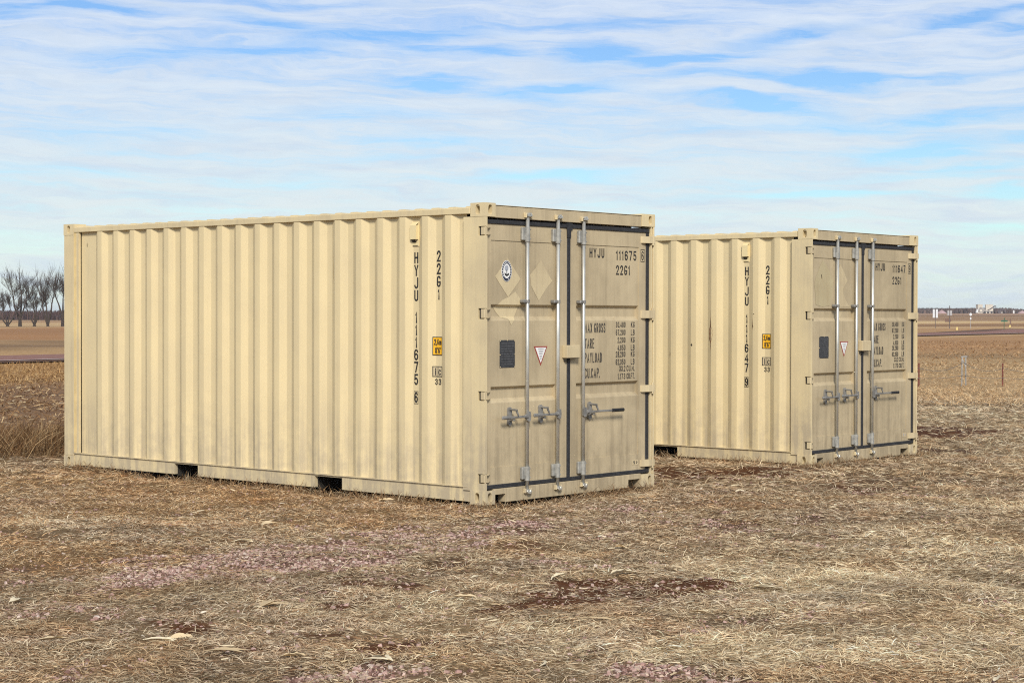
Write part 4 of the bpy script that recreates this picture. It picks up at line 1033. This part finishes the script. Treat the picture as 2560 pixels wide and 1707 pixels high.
# ------------------------------------------------------------------ wire fence at the right
TPOST = simple('rusty_red_post', (0.13, 0.032, 0.018), .75, 0, .3, 8); GPOST = simple('grey_post', (0.30, .29, .27), .8, 0, .25, 8); WIRE = simple('old_wire', (.13, .12, .11), .6)
def hz(x, y): return float(height(np.array([x]), np.array([y]))[0])
fence = tag(empty('wire_fence', (11.0, 48.5, hz(11.0, 48.5))), 'sagging wire fence with two rust red posts in dry grass right of the farther container', 'fence')
FP = [(10.86, 48.2, 'T'), (12.16, 48.6, 'G'), (13.15, 48.4, 'T'), (15.5, 48.6, 'T'), (8.5, 48.0, 'T')]
fo = Vector((11.0, 48.5, hz(11.0, 48.5))); off = tuple(fo)
tops = []
for (x, y, k) in FP:
    z = hz(x, y); b = B()
    if k == 'T':
        zt = 1.627 - .0255 * y - .02; b.box(x - .020, x + .020, y - .004, y + .004, z - .1, zt).box(x - .004, x + .004, y + .004, y + .026, z - .1, zt)
        for i in range(7): b.box(x - .012, x + .012, y - .012, y - .004, z + .2 + i * .1, z + .22 + i * .1)
        b.build('fence_post', TPOST, fence, False, off)
    else:
        zt = z + .80
        for dx in (-.055, .055): b.tube([(x + dx, y, z - .1), (x + dx * .9, y, zt)], .017, 8)
        b.tube([(x - .08, y, zt - .02), (x + .09, y, zt - .01)], .02, 8); b.tube([(x - .05, y, zt - .05), (x + .05, y, zt - .30)], .012, 6)
        b.build('brace_post', GPOST, fence, False, off)
    tops.append((x, y, z, zt))
tops.sort()
for hfrac in (.78, .36):
    b = B()
    for p, q in zip(tops[:-1], tops[1:]):
        pts = []
        for i in range(9):
            t = i / 8; zz = (p[2] + (p[3] - p[2]) * hfrac) * (1 - t) + (q[2] + (q[3] - q[2]) * hfrac) * t - .10 * math.sin(math.pi * t) * (1.4 if hfrac > .5 else .4)
            pts.append((p[0] + (q[0] - p[0]) * t, p[1] + (q[1] - p[1]) * t - .02, zz))
        b.tube(pts, .006, 5)
    b.build('fence_wire', WIRE, fence, False, off)

# ------------------------------------------------------------------ road signs seen from behind, delineators
SIGNW = simple('sign_back', (.62, .63, .64), .5, .2, .06); POSTD = simple('sign_post', (.11, .085, .075), .7); GREEN = simple('street_sign_green', (.02, .10, .05), .5); BROWN = simple('brown_sign', (.16, .09, .06), .6)
YELM = simple('marker_yellow', (.80, .62, .22), .5); GREY = simple('sign_grey', (.36, .35, .35), .6)
def at_px(px, Yd): return ((px - 1280) / CAM_F * Yd, Yd)
def signpost(name, px, Yd, lab, cat, build):
    x, y = at_px(px, Yd); z = hz(x, y); r = tag(empty(name, (x, y, z)), lab, cat); build(r); return r
def s1(r):
    B().tube([(0, -.05, -.3), (0, -.05, 2.62)], .04, 8).build('post', POSTD, r)
    B().box(-.34, -.06, -.01, .01, 1.42, 2.58, .008).build('sign_panel', SIGNW, r); B().box(.06, .36, -.01, .01, 1.42, 2.58, .008).build('sign_panel', SIGNW, r)
def s2(r):
    B().tube([(0, 0, -.3), (0, 0, 3.05)], .05, 8).tube([(0, 0, 2.4), (0, 0, 2.75)], .085, 8).build('post', POSTD, r)
    B().box(-.30, .32, -.02, .02, 1.75, 2.42, .01).build('sign_panel', GREY, r)
    b = B().box(-.62, -.06, -.04, .0, .88, 1.34, .01)
    for i in range(5): b.box(-.58 + i * .1, -.54 + i * .1, -.05, -.04, .9, 1.32)
    b.build('sign_panel', BROWN, r); B().box(-.1, .06, -.06, -.02, .82, 1.36, .01).build('bracket', POSTD, r); B().box(.08, .2, -.04, .0, .9, 1.3, .01).build('sign_panel', BROWN, r)
def s3(r):
    B().tube([(0, 0, -.3), (0, 0, 2.2)], .03, 8).build('post', GREY, r)
    B().prism([(.19 * math.cos(i * math.pi / 4 + math.pi / 8), 1.92 + .19 * math.sin(i * math.pi / 4 + math.pi / 8)) for i in range(8)], 1, -.05, -.03).build('sign_panel', SIGNW, r)
    B().prism([(-.14, 1.38), (0, 1.54), (.14, 1.38), (0, 1.22)], 1, -.05, -.03).build('sign_panel', SIGNW, r)
def s4(r):
    B().tube([(0, 0, -.3), (0, 0, 1.62)], .045, 8).build('post', GREEN, r)
    B().box(-.40, .46, -.03, -.008, 1.18, 1.38, .008).build('name_blade', GREEN, r); B().prism([(-.06, 1.38), (.04, 1.38), (.12, 1.74), (.06, 1.74)], 1, -.02, .02).build('name_blade', GREEN, r)
def marker(h, wdt, m_):
    def f(r):
        B().box(-.03, .03, -.01, .01, -.2, h * .55).build('post', POSTD, r); B().box(-wdt, wdt, -.02, .012, h * .5, h, .012).build('reflector', m_, r)
    return f
signpost('road_sign', 2337.9, 243.0, 'tall twin white sign panels on a dark post beyond the road', 'road sign', s1)
signpost('road_sign', 2373.9, 240.7, 'dark post with a grey panel above a brown panel beyond the road', 'road sign', s2)
signpost('road_sign', 2426.3, 241.6, 'slim post with a round plate over a small diamond plate', 'road sign', s3)
signpost('street_sign', 2510.1, 238.6, 'green street name sign on a green post by the road', 'street sign', s4)
signpost('road_marker', 2392.4, 170.0, 'yellow road marker post on the near edge of the road', 'marker post', marker(.62, .06, YELM))
signpost('road_marker', 2524.9, 246.3, 'cream road marker post on the far edge of the road, beside the green sign', 'marker post', marker(.62, .09, YELM))
signpost('field_post', 2526.0, 330.0, 'thin brown post in the field behind the green street sign', 'post', lambda r: B().box(-.12, .12, -.04, .04, -.2, .8, .02).tube([(0, 0, .7), (0, 0, 1.0)], .05, 6).build('post', BROWN, r))

# ------------------------------------------------------------------ quarry works on the horizon
CREAM = simple('cream_steel', (.62, .56, .46), .6, 0, .08, .4); MACH = simple('grey_machine', (.30, .27, .24), .6, 0, .2, .5); MACHD = simple('dark_machine', (.10, .075, .075), .7, 0, .2, .5); PILE = simple('pink_stone_pile', (.36, .24, .23), .9, 0, .15, .3); WTANK = simple('white_tank', (.72, .71, .69), .5); TYRE = simple('tyre', (.05, .045, .045), .8)
QY = 800.0
def qpos(px): x = (px - 1280) / CAM_F * QY; return x, QY, hz(x, QY)
def bin_(px, wd, dp, ht, rz, lab):
    x, y, z = qpos(px); r = tag(empty('storage_bin', (x, y, z), rz), lab, 'storage bin', 'cream storage bins at the stone works')
    b = B().box(-wd / 2, wd / 2, -dp / 2, dp / 2, -.3, ht - .12)
    for i in range(6): b.box(-wd / 2 + (i + .15) * wd / 6, -wd / 2 + (i + .55) * wd / 6, -dp / 2 - .05, -dp / 2, .1, ht - .2)
    b.build('wall', CREAM, r); B().box(-wd / 2 - .08, wd / 2 + .08, -dp / 2 - .08, dp / 2 + .08, ht - .12, ht, .03).build('roof', CREAM, r)
bin_(2447.7, 2.2, 2.0, 4.0, .25, 'narrower cream storage bin on the horizon, to the left'); bin_(2472.5, 3.2, 2.4, 4.0, -.15, 'wider cream storage bin on the horizon, behind the raised arm')
x, y, z = qpos(2439); r = tag(empty('wheel_loader', (x, y - 8, z)), 'grey loader with one big round wheel and a raised arm before the bins', 'loader')
b = B(); b.tube([(.1, -.5, 1.25), (.1, .0, 1.25)], 1.12, 20); w_ = b.build('wheel', MACH, r); B().tube([(.1, -.56, 1.25), (.1, -.5, 1.25)], .5, 14).build('hub', CREAM, w_)
B().prism([(-1.2, .4), (-.6, 1.9), (.3, 2.7), (1.6, 2.2), (2.6, 1.2), (5.6, 1.1), (5.6, .5), (1.0, .3)], 1, .0, 1.4).build('body', MACH, r)
B().prism([(-1.9, .4), (-1.6, 1.6), (-.7, 2.0), (-.6, .9), (-1.1, .3)], 1, -.2, 1.2).build('bucket', WTANK, r)
B().tube([(3.2, .2, 1.4), (4.4, .2, 1.9), (6.3, .2, 3.25)], .22, 8).box(5.9, 6.9, -.1, .5, 2.9, 3.35, .1).build('arm', MACHD, r)
for q in (1.9, 3.4, 4.9): B().tube([(q, -.2, .45), (q, .1, .45)], .5, 12).build('wheel', TYRE, r)
x, y, z = qpos(2494); r = tag(empty('crusher', (x, y - 6, z)), 'dark arched machine with a round end right of the cream bins', 'machine')
B().prism([(-1.6, 0), (-1.5, 1.0), (-.6, 1.5), (.5, 2.0), (1.3, 2.1), (1.75, 1.7), (1.8, .3), (1.2, .3), (1.1, 1.2), (.5, 1.3), (-.3, .9), (-.5, 0)], 1, -.8, .8).build('body', MACHD, r)
B().tube([(1.1, -.9, 1.6), (1.1, .9, 1.6)], .42, 14).build('drum', MACHD, r); B().box(-.3, .4, -.5, .5, 0, .9, .05).build('hopper', MACH, r)
def pile(px, wd, ht, lab, seed):
    x, y, z = qpos(px); n = 28; V = []; F = []
    for j in range(9):
        for i in range(n):
            t = j / 8; a = 2 * math.pi * i / n; rr = wd / 2 * (1 - t) ** 1.0 * (.85 + .3 * float(fbm(np.array([math.cos(a) + seed]), np.array([math.sin(a) + t]), 1.5, seed)[0])); V.append((rr * math.cos(a), rr * math.sin(a) * .8, ht * (1 - (1 - t) ** 1.15) - .1))
    for j in range(8):
        for i in range(n): F.append((j * n + i, j * n + (i + 1) % n, (j + 1) * n + (i + 1) % n, (j + 1) * n + i))
    o = B().add(V, F).build('stone_pile', PILE, None, True); o.location = (x, y, z); tag(o, lab, 'stone pile', 'pink stone piles')
pile(2354, 5.2, 1.7, 'pink stone pile on the horizon behind the twin white sign', 3); pile(2555, 5.0, 1.5, 'pink stone pile on the horizon at the right edge', 9)
x, y, z = qpos(2526); o = B().tube([(0, 0, -.2), (0, 0, 1.25)], .36, 14).tube([(0, 0, 1.25), (0, 0, 1.42)], .3, 14, True, .1).build('tank', WTANK, None, False); o.location = (x, y - 5, z); tag(o, 'small white upright tank on the horizon above the green street sign', 'tank')

# ------------------------------------------------------------------ bare trees on the left
BARK = simple('grey_bark', (.050, .036, .027), .95, 0, .3, 3); TWIG = simple('twig', (.055, .040, .031), .95, 0, .25, 2)
def tree(px, Yd, ht, stems, seed, lab, lean=0.0):
    r_ = random.Random(seed); x, y = (px - 1280) / CAM_F * Yd, Yd; z = hz(x, y)
    root = tag(empty('bare_tree', (x, y, z)), lab, 'tree', 'row of bare trees across the field')
    T, K = B(), B()
    def grow(b, p, d, L, rad, lvl, maxl):
        pts = [p]; n = 4 if lvl < 2 else 3; q = Vector(p); dd = Vector(d)
        for i in range(n):
            dd = (dd + Vector((r_.gauss(0, .10), r_.gauss(0, .10), .10))).normalized(); q = q + dd * L / n; pts.append(q.copy())
        r1 = rad * (.62 if lvl < maxl else .35)
        b.tube(pts, rad, 6 if lvl < 2 else 3, False, r1)
        if lvl >= maxl: return
        kids = 5 if lvl in (2, 4) else 4
        for k in range(kids + (1 if r_.random() < .5 else 0)):
            t = r_.uniform(.25, 1.0) if k else 1.0; fi = min(int(t * n), n - 1); base = pts[fi] + (pts[fi + 1] - pts[fi]) * (t * n - fi)
            a = r_.uniform(0, 6.283); sp = r_.uniform(.30, .95) if k else r_.uniform(.05, .25)
            side = Vector((math.cos(a), math.sin(a) * .8, .1)); nd = (dd * math.cos(sp) + side * math.sin(sp) + Vector((0, 0, .10))).normalized()
            grow(K, base, nd, L * (r_.uniform(.55, .85) if k else r_.uniform(.75, .95)), max(r1 * r_.uniform(.5, .8) * (1 - .3 * (1 - t)), .0095) if k else max(r1 * .95, .0095), lvl + 1, maxl)
    if stems[0] > 0:
        T.tube([(0, 0, -.3), (0, 0, stems[0] * .5), (lean * .4, 0, stems[0])], .26, 8, False, .2)
    for (a, tilt, f) in stems[1:]:
        d = Vector((math.sin(tilt) * math.cos(a), math.sin(tilt) * math.sin(a) * .6, math.cos(tilt)))
        L = ht * .30 * f; p = Vector((lean * .4, 0, stems[0] - .05)); mid = p + d * L * .5 + Vector((0, 0, .05)); q = p + d * L + Vector((0, 0, .15))
        T.tube([p, mid, q], .13 * f, 7, False, .105 * f)
        grow(K, q, (d + Vector((0, 0, .5))).normalized(), ht * .27 * f, .10 * f, 1, 5)
    T.build('trunk', BARK, root, True, recalc=False); K.build('crown', TWIG, root, False, recalc=False)
pi = math.pi
tree(-30, 239, 5.4, (.5, (0, .35, 1), (pi, .3, .9)), 5, 'bare tree cut off by the left edge of the picture')
tree(19, 239, 4.9, (.15, (pi, .75, .8), (0, .7, .8), (pi, .25, .85), (.5, .2, .8)), 11, 'low forked bare tree, leftmost whole one in the row')
tree(50, 240, 5.9, (.9, (pi, .42, 1.05), (0, .10, 1.1), (.3, .35, .9)), 23, 'tallest bare tree with one stout trunk, second in the row')
tree(86, 241, 4.9, (.2, (pi, .5, .8), (0, .45, .85), (pi / 2, .1, .9), (0, .15, .8)), 37, 'dense bushy bare tree forked at the ground in mid row')
tree(119.5, 240, 5.9, (.12, (pi, .30, 1.05), (0, .22, 1.1), (pi, .08, 1.0)), 41, 'bare tree with two long leaning stems left of the container edge')
tree(157, 239, 5.7, (1.0, (pi, .28, 1.0), (0, .25, 1.0), (pi / 2, .1, 1.0)), 53, 'upright bare tree half hidden by the nearer container')

# ------------------------------------------------------------------ far woods as masses of thin stems
def woods(name, x0, x1, Yd, dep, ht, n, cols, wts, wid, hv=.5, gapf=.012):
    x = x0 + (x1 - x0) * rng.random(n); y = Yd + dep * rng.random(n); z = height(x, y)
    top = ht * (.55 + hv * fbm(x, y * .2, gapf, 700 + int(Yd), 4) * 1.5) * (.75 + .4 * rng.random(n))
    lean = rng.normal(0, .16, n); V = np.zeros((n, 5, 3), np.float32); wd = wid * (.5 + rng.random(n))
    for j, (t, k) in enumerate(((0, 1), (0, 1), (.55, .8), (.55, .8), (1, 0))):
        sg = (-1, 1, -1, 1, 0)[j]; V[:, j, 0] = x + lean * top * t + sg * wd * k; V[:, j, 1] = y + sg * wd * .3; V[:, j, 2] = z - .2 + top * t
    base = (np.arange(n) * 5)[:, None]; idx = (base + np.array([0, 1, 3, 2, 2, 3, 4])[None]).ravel()
    c = pal(n, cols, wts) * (.75 + .5 * rng.random(n))[:, None]
    return V.reshape(-1, 3), np.tile([4, 3], n), idx, np.repeat(c, 5, axis=0)
WOODM = attr_mat('bare_wood', 'tint', 0.95)
stuff('far_woods', [woods('w', -185, -60, 500, 25, 3.5, 9000, [A(84, 64, 60), A(66, 48, 46), A(104, 82, 74)], (3, 3, 1), .16, .35),
                    woods('w', -60, 110, 620, 40, 3.4, 9000, [A(92, 72, 68), A(74, 58, 56), A(110, 90, 84)], (3, 3, 1), .2, .35)], WOODM)
stuff('horizon_trees', [woods('w', 120, 330, 880, 60, 2.3, 9000, [A(100, 84, 76), A(84, 70, 66), A(120, 100, 90)], (3, 3, 1), .5, .7, .03),
                        woods('w', 60, 420, 1500, 100, 6.6, 9000, [A(84, 74, 68), A(76, 68, 62)], (2, 2), 1.2, .55, .008)], WOODM)

# ------------------------------------------------------------------ thin air haze over the plain
hm = bpy.data.materials.new('air_haze'); hm.use_nodes = True; hn = NT(hm.node_tree)
hv = hn.n('ShaderNodeVolumePrincipled', {'Color': (0.82, 0.88, 0.96), 'Density': 0.00016, 'Anisotropy': 0.0})
ho = hn.n('ShaderNodeOutputMaterial'); hn.t.links.new(hv.outputs[0], ho.inputs['Volume'])
hz_ = B().box(-2900, 2900, -110, 4600, -5.0, 14.0).build('haze', hm); tag(hz_, kind='stuff')
sc.cycles.volume_bounces = 0
